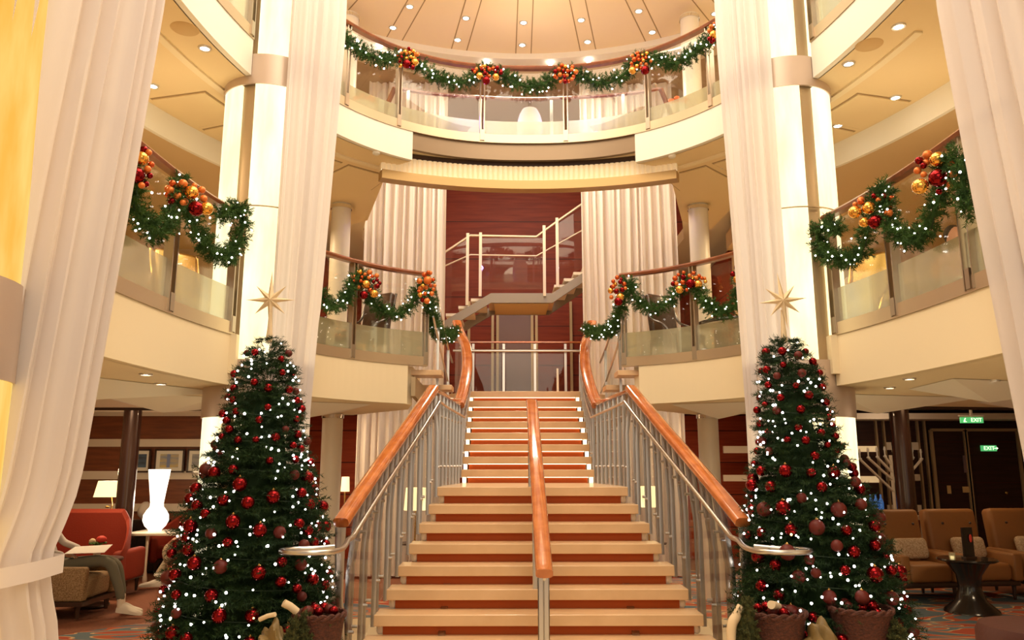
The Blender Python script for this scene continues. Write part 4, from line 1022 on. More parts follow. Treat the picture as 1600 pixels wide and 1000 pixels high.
heap(BR1, 5.42, .765, .20, 5, 6, 'red bauble lying in the log basket right of the stairs', 'baubles in the right basket')
heap(BR2, 5.42, .785, .19, 4, 9, 'red bauble lying in the deeper basket of the right tree', 'baubles in the deeper basket')
def logob(a, b, r, label):
    o = MB().tube([a, tuple(lerp(np.array(a), np.array(b), .5) + np.array([0, 0, .006])), b], r, 12).build('log', 'bread', None, True); tag(o, label, 'log')
logob(q3(443, 942, 5.30), q3(464, 956, 5.34), .025, 'short pale log lying left of the baubles in the left basket')
logob(q3(1205, 945, 5.30), q3(1222, 952, 5.5), .027, 'short pale log poking out of the basket right of the stairs')
logob(q3(406, 968, 5.28), q3(430, 960, 5.24), .015, 'thin pale stick lying beside the left basket')
def lump(cx, cy, cz, s, label, m_, seed, name='moss_clump', cat='moss'):
    r_ = random.Random(seed); mb = MB().sphere((0, 0, 0), 1, 36, 24); vs = []
    ph = [r_.uniform(0, 6) for _ in range(6)]
    for v in mb.v:
        k = 1 + .20 * math.sin(4 * v[0] + ph[0]) * math.cos(4 * v[1] + ph[1]) + .16 * math.sin(5 * v[2] + 7 * v[0] + ph[2]) + .10 * math.sin(11 * v[1] + 9 * v[0] + ph[3])
        vs.append((cx + v[0] * s[0] * k, cy + v[1] * s[1] * k, cz + v[2] * s[2] * k))
    if m_ == 'moss':
        rs = np.random.default_rng(seed); segs = []
        for v in vs[::2]:
            d = np.array(v) - np.array([cx, cy, cz]); d /= np.linalg.norm(d) + 1e-9; segs.append((np.array(v) - d * .03, d + rs.normal(size=3) * .4, .045))
        inner = MB().add([(cx + (v[0] - cx) * .8, cy + (v[1] - cy) * .8, cz + (v[2] - cz) * .8) for v in vs], mb.f)
        o = tri_object(name, needles(segs, .022, .005, 900, rs), 'moss', None, inner)
    else: o = MB().add(vs, mb.f).build(name, m_, None, True)
    tag(o, label, cat)
def lump_px(x0, x1, ytop, *a, **k):
    A_, B_ = q3(x0, ytop), q3(x1, ytop); zt = A_[2]; lump((A_[0] + B_[0]) / 2, 5.27, (zt + .40) / 2, ((B_[0] - A_[0]) / 2, .09, (zt - .40) / 2), *a, **k)
lump_px(455, 487, 966, 'green moss clump between left christmas tree and its basket', 'moss', 2)
lump_px(405, 456, 978, 'crumpled gold cloth at the foot of the left christmas tree', 'goldcloth', 4, 'gold_cloth', 'cloth')
lump_px(1150, 1178, 945, 'green moss clump beside the right newel post', 'moss', 6)
lump_px(1254, 1298, 974, 'crumpled gold cloth between the two right baskets', 'goldcloth', 8, 'gold_cloth', 'cloth')
lump_px(1385, 1408, 978, 'green moss clump outside the deeper right basket', 'moss', 12)
horn = MB().tube(spline([(q3(1141, 1003)[0], 5.28, .42), q3(1143, 982, 5.28), q3(1151, 962, 5.28), q3(1158, 946, 5.28)], 6), [.022 + .010 * math.sin(i / 18 * PI) for i in range(19)], 12)
tag(horn.build('cloth_ribbon', 'bread', None, True), 'pale curved ribbon loop standing beside the right newel post', 'ribbon')

# ------------------------------------------------------------------ garlands, their lights and bauble clusters
def px_path(pp, off, n=7):
    return [np.array(p) for p in spline([ring_at(x, y, off) for x, y in pp], n)]
def garland(label, path, rad, seed, lightlabel, nl, glow_r=.008, dens=1.0):
    rs = np.random.default_rng(seed); r_ = random.Random(seed)
    P = np.array(path); d = np.r_[0, np.cumsum(np.linalg.norm(np.diff(P, axis=0), axis=1))]; L = d[-1]
    at_ = lambda s: np.array([np.interp(s, d, P[:, k]) for k in range(3)])
    segs = []
    for i in range(int(L * 330 * dens)):
        s = r_.uniform(0, L); p = at_(s); tg = at_(min(L, s + .02)) - at_(max(0, s - .02)); tg /= np.linalg.norm(tg) + 1e-9
        v = rs.normal(size=3); v -= v.dot(tg) * tg; v /= np.linalg.norm(v); q = v * .9 + tg * r_.uniform(-.7, 1.0)
        q /= np.linalg.norm(q); segs.append((p + q * rad * .15, q, rad * r_.uniform(.45, .95)))
    core = MB().tube([tuple(p) for p in P[::2]], rad * .16, 6)
    V = needles(segs, .034, .0078, 260, rs)
    # keep the sprays on the atrium side of the glass
    o = tri_object('garland', V, 'needle_g', None, core); tag(o, label, 'garland')
    pts = []
    for i in range(nl):
        s = (i + r_.random()) / nl * L; p = at_(s); v = rs.normal(size=3); v /= np.linalg.norm(v); tw = CP - p; tw /= np.linalg.norm(tw)
        v = v + tw * .9; v /= np.linalg.norm(v); pts.append(tuple(p + v * rad * r_.uniform(.75, 1.05)))
    wire = [tuple(at_(L * k / 60) + np.array([0, 0, .5 * rad * math.sin(k * 1.1)])) for k in range(61)]
    light_string(lightlabel, pts, glow_r, '', 0, seed, wire)
    return o
GO = -.10
top_px = [(531, 50), (545, 66), (567, 80), (595, 92), (620, 91), (640, 92), (655, 102), (668, 109), (696, 127), (724, 128), (743, 118), (762, 108), (778, 114), (794, 122), (822, 135), (850, 130), (868, 118), (884, 110), (900, 116), (917, 123), (945, 131), (973, 117), (993, 100), (1003, 92), (1015, 92), (1032, 94), (1057, 99), (1080, 86), (1102, 70), (1118, 52), (1130, 48)]
ml_px = [(488, 448), (500, 462), (520, 479), (538, 472), (550, 446), (560, 432), (570, 434), (580, 462), (592, 482), (606, 489), (624, 490), (640, 480), (652, 456), (664, 440)]
mr_px = [(984, 440), (988, 455), (996, 470), (1015, 483), (1042, 474), (1057, 456), (1070, 440), (1082, 440), (1092, 454), (1103, 474), (1125, 488), (1148, 481), (1157, 450), (1160, 425)]
nl_px = [(205, 262), (209, 290), (214, 328), (228, 352), (248, 363), (264, 345), (272, 318), (282, 292), (290, 287), (294, 312), (297, 340), (308, 363), (328, 386), (345, 402), (362, 396), (375, 370), (380, 340), (372, 326), (356, 330), (342, 340)]
nr_px = [(1312, 366), (1300, 352), (1286, 352), (1277, 368), (1286, 392), (1312, 406), (1340, 400), (1352, 372), (1362, 330), (1374, 298), (1384, 306), (1388, 340), (1400, 364), (1424, 374), (1448, 358), (1464, 318), (1474, 272), (1486, 246), (1502, 262), (1506, 296), (1516, 328)]
for_inside = lambda path: path
def with_tail(pp, off, tail):
    base = [ring_at(x, y, off) for x, y in pp]; return base, tail
garland('long evergreen garland swagged along the top deck rail', px_path(top_px, GO), .125, 1, 'white fairy lights in the garland along the top deck rail', 100, .010)
bl_ = [ring_at(x, y, GO) for x, y in ml_px]; tl_ = [aty(669, 452, 8.75), aty(673, 480, 8.9), aty(676, 502, 9.2), aty(684, 520, 9.7), aty(698, 526, 10.4), aty(712, 516, 11.1)]
garland('evergreen garland on the balcony rail left of the stairs', [np.array(p) for p in spline(bl_ + tl_, 7)], .11, 2, 'white fairy lights in the garland left of the stairs', 70, .0085)
br_ = [ring_at(x, y, GO) for x, y in mr_px]; tr_ = [aty(916, 514, 11.1), aty(928, 520, 10.5), aty(946, 518, 9.8), aty(960, 508, 9.3), aty(968, 488, 8.95), aty(973, 460, 8.8)]
garland('evergreen garland on the balcony rail right of the stairs', [np.array(p) for p in spline(tr_ + br_, 7)], .11, 3, 'white fairy lights in the garland right of the stairs', 72, .0085)
garland('evergreen garland on the near left balcony rail', px_path(nl_px, GO), .108, 4, 'white fairy lights in the garland of the near left balcony', 60, .0075)
garland('evergreen garland on the near right balcony rail', px_path(nr_px, GO), .108, 5, 'white fairy lights in the garland of the near right balcony', 66, .0075)

def cluster(P, w_, h_, n, where, mix, seed, big=None, rmin=.020, rmax=.034):
    """P: centre; baubles packed in an oval facing the atrium"""
    r_ = random.Random(seed); P = np.array(P); to = CP - P; to[2] *= .5; to /= np.linalg.norm(to); rt2 = np.cross(to, [0, 0, 1.0]); rt2 /= np.linalg.norm(rt2); rt2 = -rt2
    pl = []
    if big:
        for dx, dz, r, kind in big: pl.append((P + rt2 * dx + np.array([0, 0, dz]) + to * .07, r, kind))
    k = 0
    while len(pl) < n and k < 3000:
        k += 1
        a = r_.uniform(0, 2 * PI); q_ = r_.random() ** .5; r = r_.uniform(rmin, rmax)
        p = P + rt2 * w_ * q_ * math.cos(a) + np.array([0, 0, h_ * q_ * math.sin(a)]) + to * r_.uniform(.03, .09)
        if any(np.linalg.norm(p - o_) < (r + s) * .98 for o_, s, _ in pl): continue
        pl.append((p, r, r_.choices(['b_orange', 'b_gold', 'b_red', 'b_copper'], mix)[0]))
    word = {'b_orange': 'orange', 'b_gold': 'gold', 'b_red': 'dark red', 'b_copper': 'coppery red'}
    for p, r, kind in pl:
        sz = 'large ' if r >= .046 else 'small '
        q = np.array(p) - P; hx = float(q @ rt2) / w_; hz_ = float(q[2]) / h_
        if abs(hx) < .33 and abs(hz_) < .33: ps = 'central'
        elif abs(hz_) > abs(hx): ps = 'top' if hz_ > 0 else 'bottom'
        else: ps = 'right-hand' if hx > 0 else 'left-hand'
        bauble(kind, p, r, '%s%s bauble, %s in bunch %s' % (sz, word[kind], ps, where.replace('on the ', 'on ').replace('beside the ', 'beside ').replace('inside the ', 'inside ')), 'baubles in the bunch %s' % where, False)
co = -.15
for i, (x, y, w_, h_, n_, mix, big, wh) in enumerate([
        (637, 94, .125, .13, 22, (3, 6, 3, 1), [(-.01, -.07, .055, 'b_red'), (.085, -.04, .046, 'b_gold')], 'leftmost on the top rail'),
        (761, 114, .19, .075, 20, (4, 1, 5, 3), [(-.09, -.06, .046, 'b_gold'), (.11, -.07, .046, 'b_gold'), (-.01, -.12, .052, 'b_red')], 'left of centre on the top rail'),
        (883, 117, .14, .12, 26, (6, 2, 2, 4), [], 'right of centre on the top rail'),
        (1001, 98, .13, .13, 22, (3, 4, 2, 4), [(.05, -.12, .055, 'b_red'), (-.10, -.11, .046, 'b_gold')], 'second from right on the top rail'),
        (1115, 54, .06, .11, 12, (3, 4, 3, 3), [(0, -.02, .046, 'b_gold')], 'rightmost on the top rail'),
        (572, 441, .15, .12, 20, (6, 2, 2, 2), [(.09, -.13, .046, 'b_gold'), (-.02, -.15, .048, 'b_red'), (-.0, -.03, .048, 'b_gold')], 'on the middle left balcony rail'),
        (668, 450, .10, .18, 20, (6, 1, 3, 4), [(0, .08, .048, 'b_orange')], 'on the middle left balcony corner'),
        (966, 457, .085, .17, 16, (5, 2, 3, 2), [(0, -.11, .05, 'b_red'), (.02, -.06, .046, 'b_gold')], 'on the middle right balcony corner'),
        (1076, 440, .18, .10, 20, (6, 2, 3, 3), [(.02, -.03, .055, 'b_red'), (-.10, -.09, .046, 'b_gold'), (.10, -.04, .046, 'b_gold')], 'on the middle right balcony rail'),
        (1153, 430, .05, .12, 6, (4, 3, 2, 2), [(0, -.05, .05, 'b_gold')], 'beside the right pillar curtain'),
        (222, 264, .06, .13, 10, (6, 2, 3, 1), [(-.01, .06, .046, 'b_gold'), (-.03, -.06, .055, 'b_red')], 'beside the near left curtain'),
        (290, 306, .15, .09, 17, (8, 0, 1, 2), [(.04, .02, .052, 'b_gold'), (.08, -.10, .058, 'b_red'), (.15, -.09, .05, 'b_gold')], 'inside the near left garland'),
        (1366, 324, .16, .10, 14, (8, 0, 2, 2), [(-.14, -.03, .05, 'b_gold'), (-.04, -.01, .05, 'b_gold'), (.0, -.13, .056, 'b_red'), (-.08, -.12, .04, 'b_gold')], 'nearer the right pillar on the near rail'),
        (1462, 270, .12, .15, 15, (8, 0, 3, 1), [(-.10, -.09, .055, 'b_gold'), (.01, -.05, .062, 'b_red'), (.02, .08, .052, 'b_gold')], 'beside the near right curtain')]):
    if x in (668, 966): P = aty(x, y, 8.62)
    else: P = ring_at(x, y, co)
    cluster(P, w_, h_, n_, wh, mix, 40 + i, big)

# ------------------------------------------------------------------ ceiling lights
def downlight(px, py, z, label, group, r=.04, watts=0.0):
    P = atz(px, py, z); t = thing('downlight', label, 'ceiling light', (P[0], P[1], z - .02), group)
    MB().lathe((P[0], P[1], z - .012), [(r, 0), (r * 1.35, .0), (r * 1.45, .013), (r, .013)], 20, caps=False).build('trim_ring', 'trim', t, True)
    MB().lathe((P[0], P[1], z - .006), [(r, 0), (r * .9, .004)], 20).build('lens', 'lens', t, True)
    if watts:
        l = bpy.data.lights.new('downlight_lamp', 'SPOT'); l.energy = watts; l.color = (1, .88, .70); l.spot_size = 2.0; l.spot_blend = .7; l.shadow_soft_size = .04
        o = bpy.data.objects.new('downlight_lamp', l); C.objects.link(o); o.parent = t; o.location = (0, 0, -.01)
    return t
def lights(pxs, z, fmt, grp, r, places):
    for (x, y), w_ in zip(pxs, places): downlight(x, y, z, fmt % w_, grp, r)
lights(((614, 43), (715, 62), (816, 70), (918, 65), (1019, 50), (1117, 21)), DZ, 'small round dome spotlight, %s in the outer circle', 'dome spotlights of the outer circle', .045, ('first from the left', 'second from the left', 'third from the left', 'fourth from the left', 'fifth from the left', 'last on the right'))
lights(((640, 10), (728, 28), (818, 35), (908, 31), (998, 17)), DZ, 'small round dome spotlight, %s in the inner circle', 'dome spotlights of the inner circle', .045, ('first from the left', 'second from the left', 'third from the left', 'fourth from the left', 'last on the right'))
lights(((320, 75), (239, 134), (326, 182), (276, 202)), S3, 'small recessed spotlight in the left gallery ceiling, %s', 'left gallery ceiling spotlights', .04, ('beside the pillar band', 'nearest the near curtain', 'close to the pillar at panel height', 'lowest one, between panels'))
lights(((1404, 41), (1326, 99), (1399, 152), (1455, 171), (1309, 196), (1355, 216)), S3, 'small recessed spotlight in the right gallery ceiling, %s', 'right gallery ceiling spotlights', .04, ('topmost', 'beside the pillar band', 'at the panel corner', 'nearest the near curtain', 'closest to the glowing pillar', 'lowest one'))
downlight(1132, 261, S3, 'small spotlight in the ceiling panel beside the right pillar curtain', None, .035)
lights(((228, 584), (251, 599)), CB, 'small spotlight under the deck above the left lounge, %s', 'left lounge ceiling spotlights', .035, ('upper left one', 'lower right one'))
lights(((1390, 605), (1421, 591), (1496, 610), (1553, 594)), CB, 'small spotlight under the deck above the right lounge, %s', 'right lounge ceiling spotlights', .035, ('nearest the right tree', 'second from the tree', 'third from the tree', 'nearest the right curtain'))
for x, y, s in ((588, 238, 'left'), (1050, 243, 'right')):
    P = atz(x, y, S3); tag(MB().lathe((P[0], P[1], S3 - .03), [(.03, 0), (.045, .01), (.045, .03)], 20).build('smoke_detector', 'white', None, True), 'small white smoke detector in the ceiling %s of the lit beam' % s, 'smoke detector')
for x, y, s in ((289, 45, 'left'), (1358, 70, 'right')):
    P = atz(x, y, S3); tag(MB().lathe((P[0], P[1], S3 - .008), [(.105, 0), (.115, .008)], 32).build('ceiling_speaker', 'grille', None, True), 'round cream ceiling speaker in the upper %s gallery ceiling' % s, 'speaker')
for i, (x, y) in enumerate(((590, 76), (760, 97), (860, 98), (920, 95))):
    P = atz(x, y, 8.30); v_ = P[:2] - np.array(DC); v_ = np.array(DC) + v_ / np.linalg.norm(v_) * (DR + .1); P = (v_[0], v_[1], 0); tag(MB().sphere((P[0], P[1], 8.28), .045, 12, 8).build('spotlight', 'lens', None, True), ('bright spotlight above the top rail near the left curtain', 'bright spotlight above the top garland left of centre', 'bright spotlight above the top garland at its centre', 'bright spotlight above the top garland right of centre')[i], 'ceiling light')
l_ = tag(MB().box((-6.3, 12.2, 2.66), (3.2, .10, .02)).build('linear_light', 'shade', None), 'long thin ceiling light strip before the striped lounge wall', 'ceiling light')

# ------------------------------------------------------------------ left lounge
def legs4(t, xs, ys, z0, z1, r=.022, m_='dark'):
    for x in xs:
        for y in ys: MB().lathe((x, y, z0), [(r * .7, 0), (r, z1 - z0)], 10).build('leg', m_, t, True)
# tweed armchair, side on
t = thing('tweed_armchair', 'tweed armchair on dark tapered legs half behind the left curtain', 'armchair', (-5.45, 9.55, 0.01))
X0, X1, Y0 = -6.12, -5.01, 9.18
MB().rbox(((X0 + X1) / 2, Y0 + .06, .385), (X1 - X0, .12, .37), .03).build('arm', 'tweed', t, True)
MB().rbox(((X0 + X1) / 2, Y0 + .74, .385), (X1 - X0, .12, .37), .03).build('arm', 'tweed', t, True)
MB().rbox(((X0 + X1) / 2, Y0 + .40, .33), (X1 - X0 - .06, .58, .26), .06).build('seat', 'tweed', t, True)
MB().rbox((X0 + .10, Y0 + .40, .58), (.20, .80, .66), .07).build('backrest', 'tweed', t, True)
MB().box(((X0 + X1) / 2, Y0 + .40, .175), (X1 - X0 + .02, .82, .05)).build('frame', 'dark', t, bevel=.006)
for x in (X0 + .08, X1 - .08):
    for y in (Y0 + .07, Y0 + .72): MB().lathe((x, y, .012), [(.022, 0), (.036, .15)], 4).build('leg', 'dark', t)
def skin(name, joints, edges, m_, parent, sub=1):
    me = bpy.data.meshes.new(name); org = np.array(ORG[parent.name])
    me.from_pydata([tuple(np.array(j[:3]) - org) for j in joints], edges, []); me.materials.append(M[m_])
    o = bpy.data.objects.new(name, me); C.objects.link(o); o.parent = parent; ORG[o.name] = tuple(org)
    s = o.modifiers.new('skin', 'SKIN'); s.use_smooth_shade = True
    for i, j in enumerate(joints):
        r = j[3]; d = me.skin_vertices[0].data[i]; d.radius = (r, r) if not isinstance(r, tuple) else r; d.use_root = (i == 0)
    b = o.modifiers.new('sub', 'SUBSURF'); b.levels = sub; b.render_levels = sub
    return o
def shoe(parent, heel, direction, pitch=0.0, m_='sneaker'):
    """trainer: sole, upper, laces; heel point and the way the toes point"""
    dx, dy = direction; l = math.hypot(dx, dy); f = Vector((dx / l, dy / l, 0)); sd = Vector((-f.y, f.x, 0)); H = Vector(heel)
    R = Matrix((f, sd, Vector((0, 0, 1)))).transposed() @ Matrix.Rotation(pitch, 3, 'Y')
    vs = []; fs = []
    sec = [(-.03, .028, .075), (.0, .036, .10), (.05, .038, .105), (.10, .040, .09), (.15, .046, .068), (.21, .048, .056), (.255, .038, .044), (.275, .016, .030)]
    n = 10
    for x, wv, h in sec:
        for i in range(n):
            a = 2 * PI * i / n - PI / 2; s_ = math.sin(a); zz_ = 0 if s_ < -.3 else h * (.35 + .65 * max(0, s_)) if s_ > 0 else h * .25
            vs.append(H + R @ Vector((x, wv * math.cos(a) * (1 if s_ < .5 else .75), zz_)))
    for k in range(len(sec) - 1):
        for i in range(n): fs.append((k * n + i, (k + 1) * n + i, (k + 1) * n + (i + 1) % n, k * n + (i + 1) % n))
    fs += [tuple(range(n)), tuple(reversed([(len(sec) - 1) * n + i for i in range(n)]))]
    s_o = MB().add(vs, fs).build('shoe', m_, parent, True)
    lb = MB()
    for x in (.09, .12, .15): lb.box(H + R @ Vector((x, 0, .092 - (x - .09) * .42)), (.008, .06, .008), R=R)
    return s_o
# seated man, body behind the curtain, knees and trainers in view
t = thing('person', 'seated person in grey green trousers and white trainers holding a white sheet', 'person', (-5.1, 9.6, .01))
body = [(-5.66, 9.62, .58, .14), (-5.74, 9.62, .74, .12), (-5.82, 9.62, .93, .15), (-5.85, 9.62, 1.04, .12), (-5.86, 9.62, 1.13, .055), (-5.84, 9.62, 1.20, .055),
        (-5.83, 9.42, 1.00, .06), (-5.66, 9.36, .76, .045), (-5.40, 9.44, .68, .034), (-5.83, 9.82, 1.00, .06), (-5.66, 9.88, .78, .045), (-5.4, 9.78, .72, .034)]
skin('body', body, [(0, 1), (1, 2), (2, 3), (3, 4), (4, 5), (3, 6), (6, 7), (7, 8), (3, 9), (9, 10), (10, 11)], 'shirt', t)
hb = MB().sphere((-5.82, 9.62, 1.31), .10, 18, 12, (.92, .78, 1.18)); hb.build('head', 'skin', t, True)
MB().sphere((-5.855, 9.62, 1.345), .105, 18, 12, (.92, .82, 1.05)).build('hair', 'hair', t, True)
MB().lathe((-5.725, 9.62, 1.28), [(.012, 0), (.018, .012), (.006, .045)], 8).build('nose', 'skin', t, True)
skin('trousers', [(-5.62, 9.62, .54, .14), (-5.50, 9.52, .54, .095), (-4.98, 9.44, .62, .074), (-4.84, 9.42, .60, .070), (-4.72, 9.42, .30, .052), (-4.69, 9.43, .17, .052),
     (-5.50, 9.72, .54, .095), (-5.00, 9.66, .60, .074), (-4.88, 9.65, .56, .068), (-4.78, 9.64, .20, .052)], [(0, 1), (1, 2), (2, 3), (3, 4), (4, 5), (0, 6), (6, 7), (7, 8), (8, 9)], 'trouser', t)
MB().tube([(-4.70, 9.42, .22), (-4.69, 9.42, .10)], .036, 12).build('sock', 'sock', t, True)
MB().tube([(-4.78, 9.64, .22), (-4.78, 9.64, .08)], .036, 12).build('sock', 'sock', t, True)
shoe(t, (-4.70, 9.42, .05), (1, -.06), .10); shoe(t, (-4.78, 9.66, .02), (1, -.25))
def hand(parent, wrist, dirv, m_='skin', size=1.0):
    d = Vector(dirv).normalized(); sd = d.cross(Vector((0, 0, 1))).normalized(); W_ = Vector(wrist); j = [(*W_, .022 * size), (*(W_ + d * .05 * size), .030 * size), (*(W_ + d * .085 * size), .028 * size)]; e = [(0, 1), (1, 2)]
    for k, (o_, L) in enumerate(((-.030, .060), (-.010, .072), (.010, .068), (.030, .052))):
        b = W_ + d * .088 * size + sd * o_ * size; j += [(*b, .010), (*(b + d * L * .55 * size + Vector((0, 0, -.008))), .009), (*(b + d * L * .9 * size + Vector((0, 0, -.03))), .008)]; q_ = len(j); e += [(2, q_ - 3), (q_ - 3, q_ - 2), (q_ - 2, q_ - 1)]
    b = W_ + d * .03 * size - sd * .035 * size; j += [(*b, .012), (*(b + d * .035 * size - sd * .02), .010)]; e += [(1, len(j) - 2), (len(j) - 2, len(j) - 1)]
    return skin('hand', j, e, m_, parent)
hand(t, (-5.40, 9.44, .68), (1, .1, -.05)); hand(t, (-5.40, 9.78, .72), (1, -.1, -.1))
vs = [(-5.36, 9.36, .70), (-4.90, 9.36, .715), (-4.98, 9.70, .77), (-5.40, 9.66, .75)]; vs += [(v[0], v[1], v[2] + .004) for v in vs]
tag(MB().add(vs, [(3, 2, 1, 0), (4, 5, 6, 7), (0, 1, 5, 4), (1, 2, 6, 5), (2, 3, 7, 6), (3, 0, 4, 7)]).build('paper_sheet', 'paper', None), 'white sheet of paper on the lap of the seated person', 'paper')
# little table with flowers behind him
tx, ty = aty(150, 880, 10.1)[0], 10.1
t = thing('side_table', 'small dark side table carrying the flower vase in front of the red sofa', 'side table', (tx, ty, .01))
MB().lathe((tx, ty, .54), [(.30, 0), (.31, .02), (.30, .035)], 28).build('table_top', 'dark', t, True); MB().cyl((tx, ty, .03), .03, .52, 14).build('leg', 'dark', t, True); MB().lathe((tx, ty, .012), [(.2, 0), (.19, .02), (.03, .04)], 24).build('base', 'dark', t, True)
t = thing('flower_vase', 'small vase with a red and a pale flower on the side table', 'vase', (tx, ty, .577))
MB().lathe((tx, ty, .577), [(.035, 0), (.045, .06), (.038, .13), (.042, .15)], 18).build('vase_body', 'frost', t, True)
MB().sphere((tx + .05, ty - .02, .80), .055, 14, 9, (1.1, 1, .8)).build('red_blossom', 'redflower', t, True); MB().sphere((tx - .07, ty, .77), .04, 12, 8).build('pale_blossom', 'bread', t, True)
lf = MB()
for k in range(12):
    a = k * .52; lf.tube([(tx, ty, .70), (tx + .05 * math.cos(a), ty + .05 * math.sin(a), .76), (tx + .10 * math.cos(a), ty + .10 * math.sin(a), .75)], .012, 5)
lf.build('leaves', 'leaf', t, True)
# red sofa
def red_sofa(cx, cy, wd, label, rot=0.0):
    t = thing('red_sofa', label, 'sofa', (cx, cy, .01)); h = wd / 2
    def B(c, d, r, nm, m_='red'): return MB().rbox((cx + c[0], cy + c[1], c[2]), d, r).build(nm, m_, t, True)
    B((0, 0, .36), (wd - .16, .74, .20), .06, 'seat'); 
    # back rest curving up out of the arms
    mb = MB(); n = 26; vs = []
    for i in range(n + 1):
        u = -1 + 2 * i / n; x = cx + u * h; e = max(0, (abs(u) - .62) / .38); top_ = 1.10 - .46 * (e ** .8 if e > 0 else 0); y = cy + .42 - .95 * max(0, e - .15) ** 1.3
        for (oy, z) in ((-.07, .24), (-.09, top_ - .05), (-.02, top_), (.06, top_ - .04), (.06, .24)): vs.append((x if e < .99 else x, y + oy + (.0), z))
    for i in range(n):
        for k in range(4): mb_ = None; mb.f.append((i * 5 + k, (i + 1) * 5 + k, (i + 1) * 5 + k + 1, i * 5 + k + 1)); mb.m.append(0)
    mb.v = [tuple(v) for v in vs]; mb.f += [tuple(range(5)), tuple(reversed(range(n * 5, n * 5 + 5)))]; mb.m += [0, 0]
    mb.build('backrest', 'red', t, True)
    B((-h + .08, -.02, .40), (.13, .74, .40), .05, 'arm'); B((h - .08, -.02, .40), (.13, .74, .40), .05, 'arm')
    MB().box((cx, cy, .22), (wd - .08, .72, .06)).build('frame', 'dark', t, bevel=.01)
    for x in (-h + .1, h - .1):
        for y in (-.30, .30): MB().lathe((cx + x, cy + y, .012), [(.018, 0), (.03, .19)], 8).build('leg', 'dark', t, True)
    return t
red_sofa(-6.32, 10.98, 2.1, 'deep red sofa with sweeping arm behind the tweed armchair')
A = aty(272, 815, 12.9); red_sofa(A[0] + .55, 13.1, 1.7, 'deep red sofa beyond the glowing vase lamp')
# console behind, with a round ornament
A = aty(212, 830, 13.2); tag(MB().box((A[0], 13.3, .42), (.9, .36, .82)).build('console_cabinet', 'black', None, bevel=.01), 'black console cabinet behind the dark lounge column', 'cabinet')
A = aty(226, 783, 13.2); tag(MB().lathe((A[0], 13.25, .835), [(.05, 0), (.11, .06), (.12, .14), (.08, .24), (.03, .28)], 20).build('ornament', 'grey', None, True), 'rounded pale ornament on the black console', 'ornament')
# table lamp with brass stem behind the sofa
A = aty(168, 790, 12.2); t = thing('side_table', 'dark table behind the red sofa carrying the brass lamp', 'side table', (A[0], 12.3, .01))
MB().box((A[0], 12.3, .62), (.6, .4, .04)).build('table_top', 'dark', t, bevel=.006); legs4(t, (A[0] - .24, A[0] + .24), (12.15, 12.45), .012, .60)
t = thing('table_lamp', 'lit table lamp with brass leaf stem behind the red sofa', 'table lamp', (A[0], 12.3, .64))
MB().lathe((A[0], 12.3, .64), [(.09, 0), (.085, .02), (.015, .04)], 20).build('base', 'brass', t, True)
sp = spline([(A[0], 12.3, .66), (A[0] + .03, 12.3, .80), (A[0] - .03, 12.3, .95), (A[0] + .02, 12.3, 1.08), (A[0], 12.3, 1.22)], 6); MB().tube(sp, .012, 8).sphere((A[0] + .02, 12.3, .98), .028, 10, 7).sphere((A[0] - .04, 12.28, 1.08), .022, 10, 7, (1.6, .6, .7)).build('stem', 'brass', t, True)
sh = MB(); 
for (z0, wv), (z1, w2) in (((1.23, .21), (1.47, .17)),):
    vs = []
    for z_, ww, dd in ((z0, wv, .14), (z1, w2, .11)): vs += [(A[0] - ww, 12.3 - dd, z_), (A[0] + ww, 12.3 - dd, z_), (A[0] + ww, 12.3 + dd, z_), (A[0] - ww, 12.3 + dd, z_)]
    sh.add(vs, [(0, 1, 5, 4), (1, 2, 6, 5), (2, 3, 7, 6), (3, 0, 4, 7)])
sh.build('lamp_shade', 'shade', t)
def point(name, loc, e, col=(1, .7, .38), r=.06):
    l = bpy.data.lights.new(name, 'POINT'); l.energy = e; l.color = col; l.shadow_soft_size = r; o = bpy.data.objects.new(name, l); C.objects.link(o); o.location = loc; return o
point('table_lamp_light', (A[0], 12.3, 1.6), 9)
# cream table and the glowing vase shaped lamp
P0 = aty(231, 828, 11.9)
TX = P0[0]
t = thing('cream_table', 'cream square table carrying the glowing white vase lamp', 'table', (TX + .3, 12.3, .01))
MB().box((TX + .16, 12.25, .705), (1.0, .78, .035)).build('table_top', 'stripe', t, bevel=.006)
for x, y in ((-.0, 11.93), (.60, 11.93), (-.30, 12.58), (.60, 12.58)): MB().lathe((TX + x, y, .012), [(.020, 0), (.034, .02), (.034, .06), (.016, .18), (.02, .68)], 10).build('leg', 'stripe', t, True)
lx = aty(240, 825, 12.2)[0]
t = thing('vase_lamp', 'tall glowing white lamp shaped like a vase on the cream table', 'table lamp', (lx, 12.25, .723))
MB().lathe((lx, 12.25, .723), [(.09, 0), (.10, .03), (.15, .08), (.185, .16), (.18, .24), (.14, .31), (.10, .36), (.095, .42)], 28).build('body', 'lampw', t, True)
MB().lathe((lx, 12.25, 1.143), [(.095, 0), (.11, .12), (.14, .34), (.16, .50)], 28, caps=False).build('lamp_shade', 'lampw', t, True)
point('vase_lamp_light', (lx, 12.05, 1.2), 9, (1, .86, .68), .15)
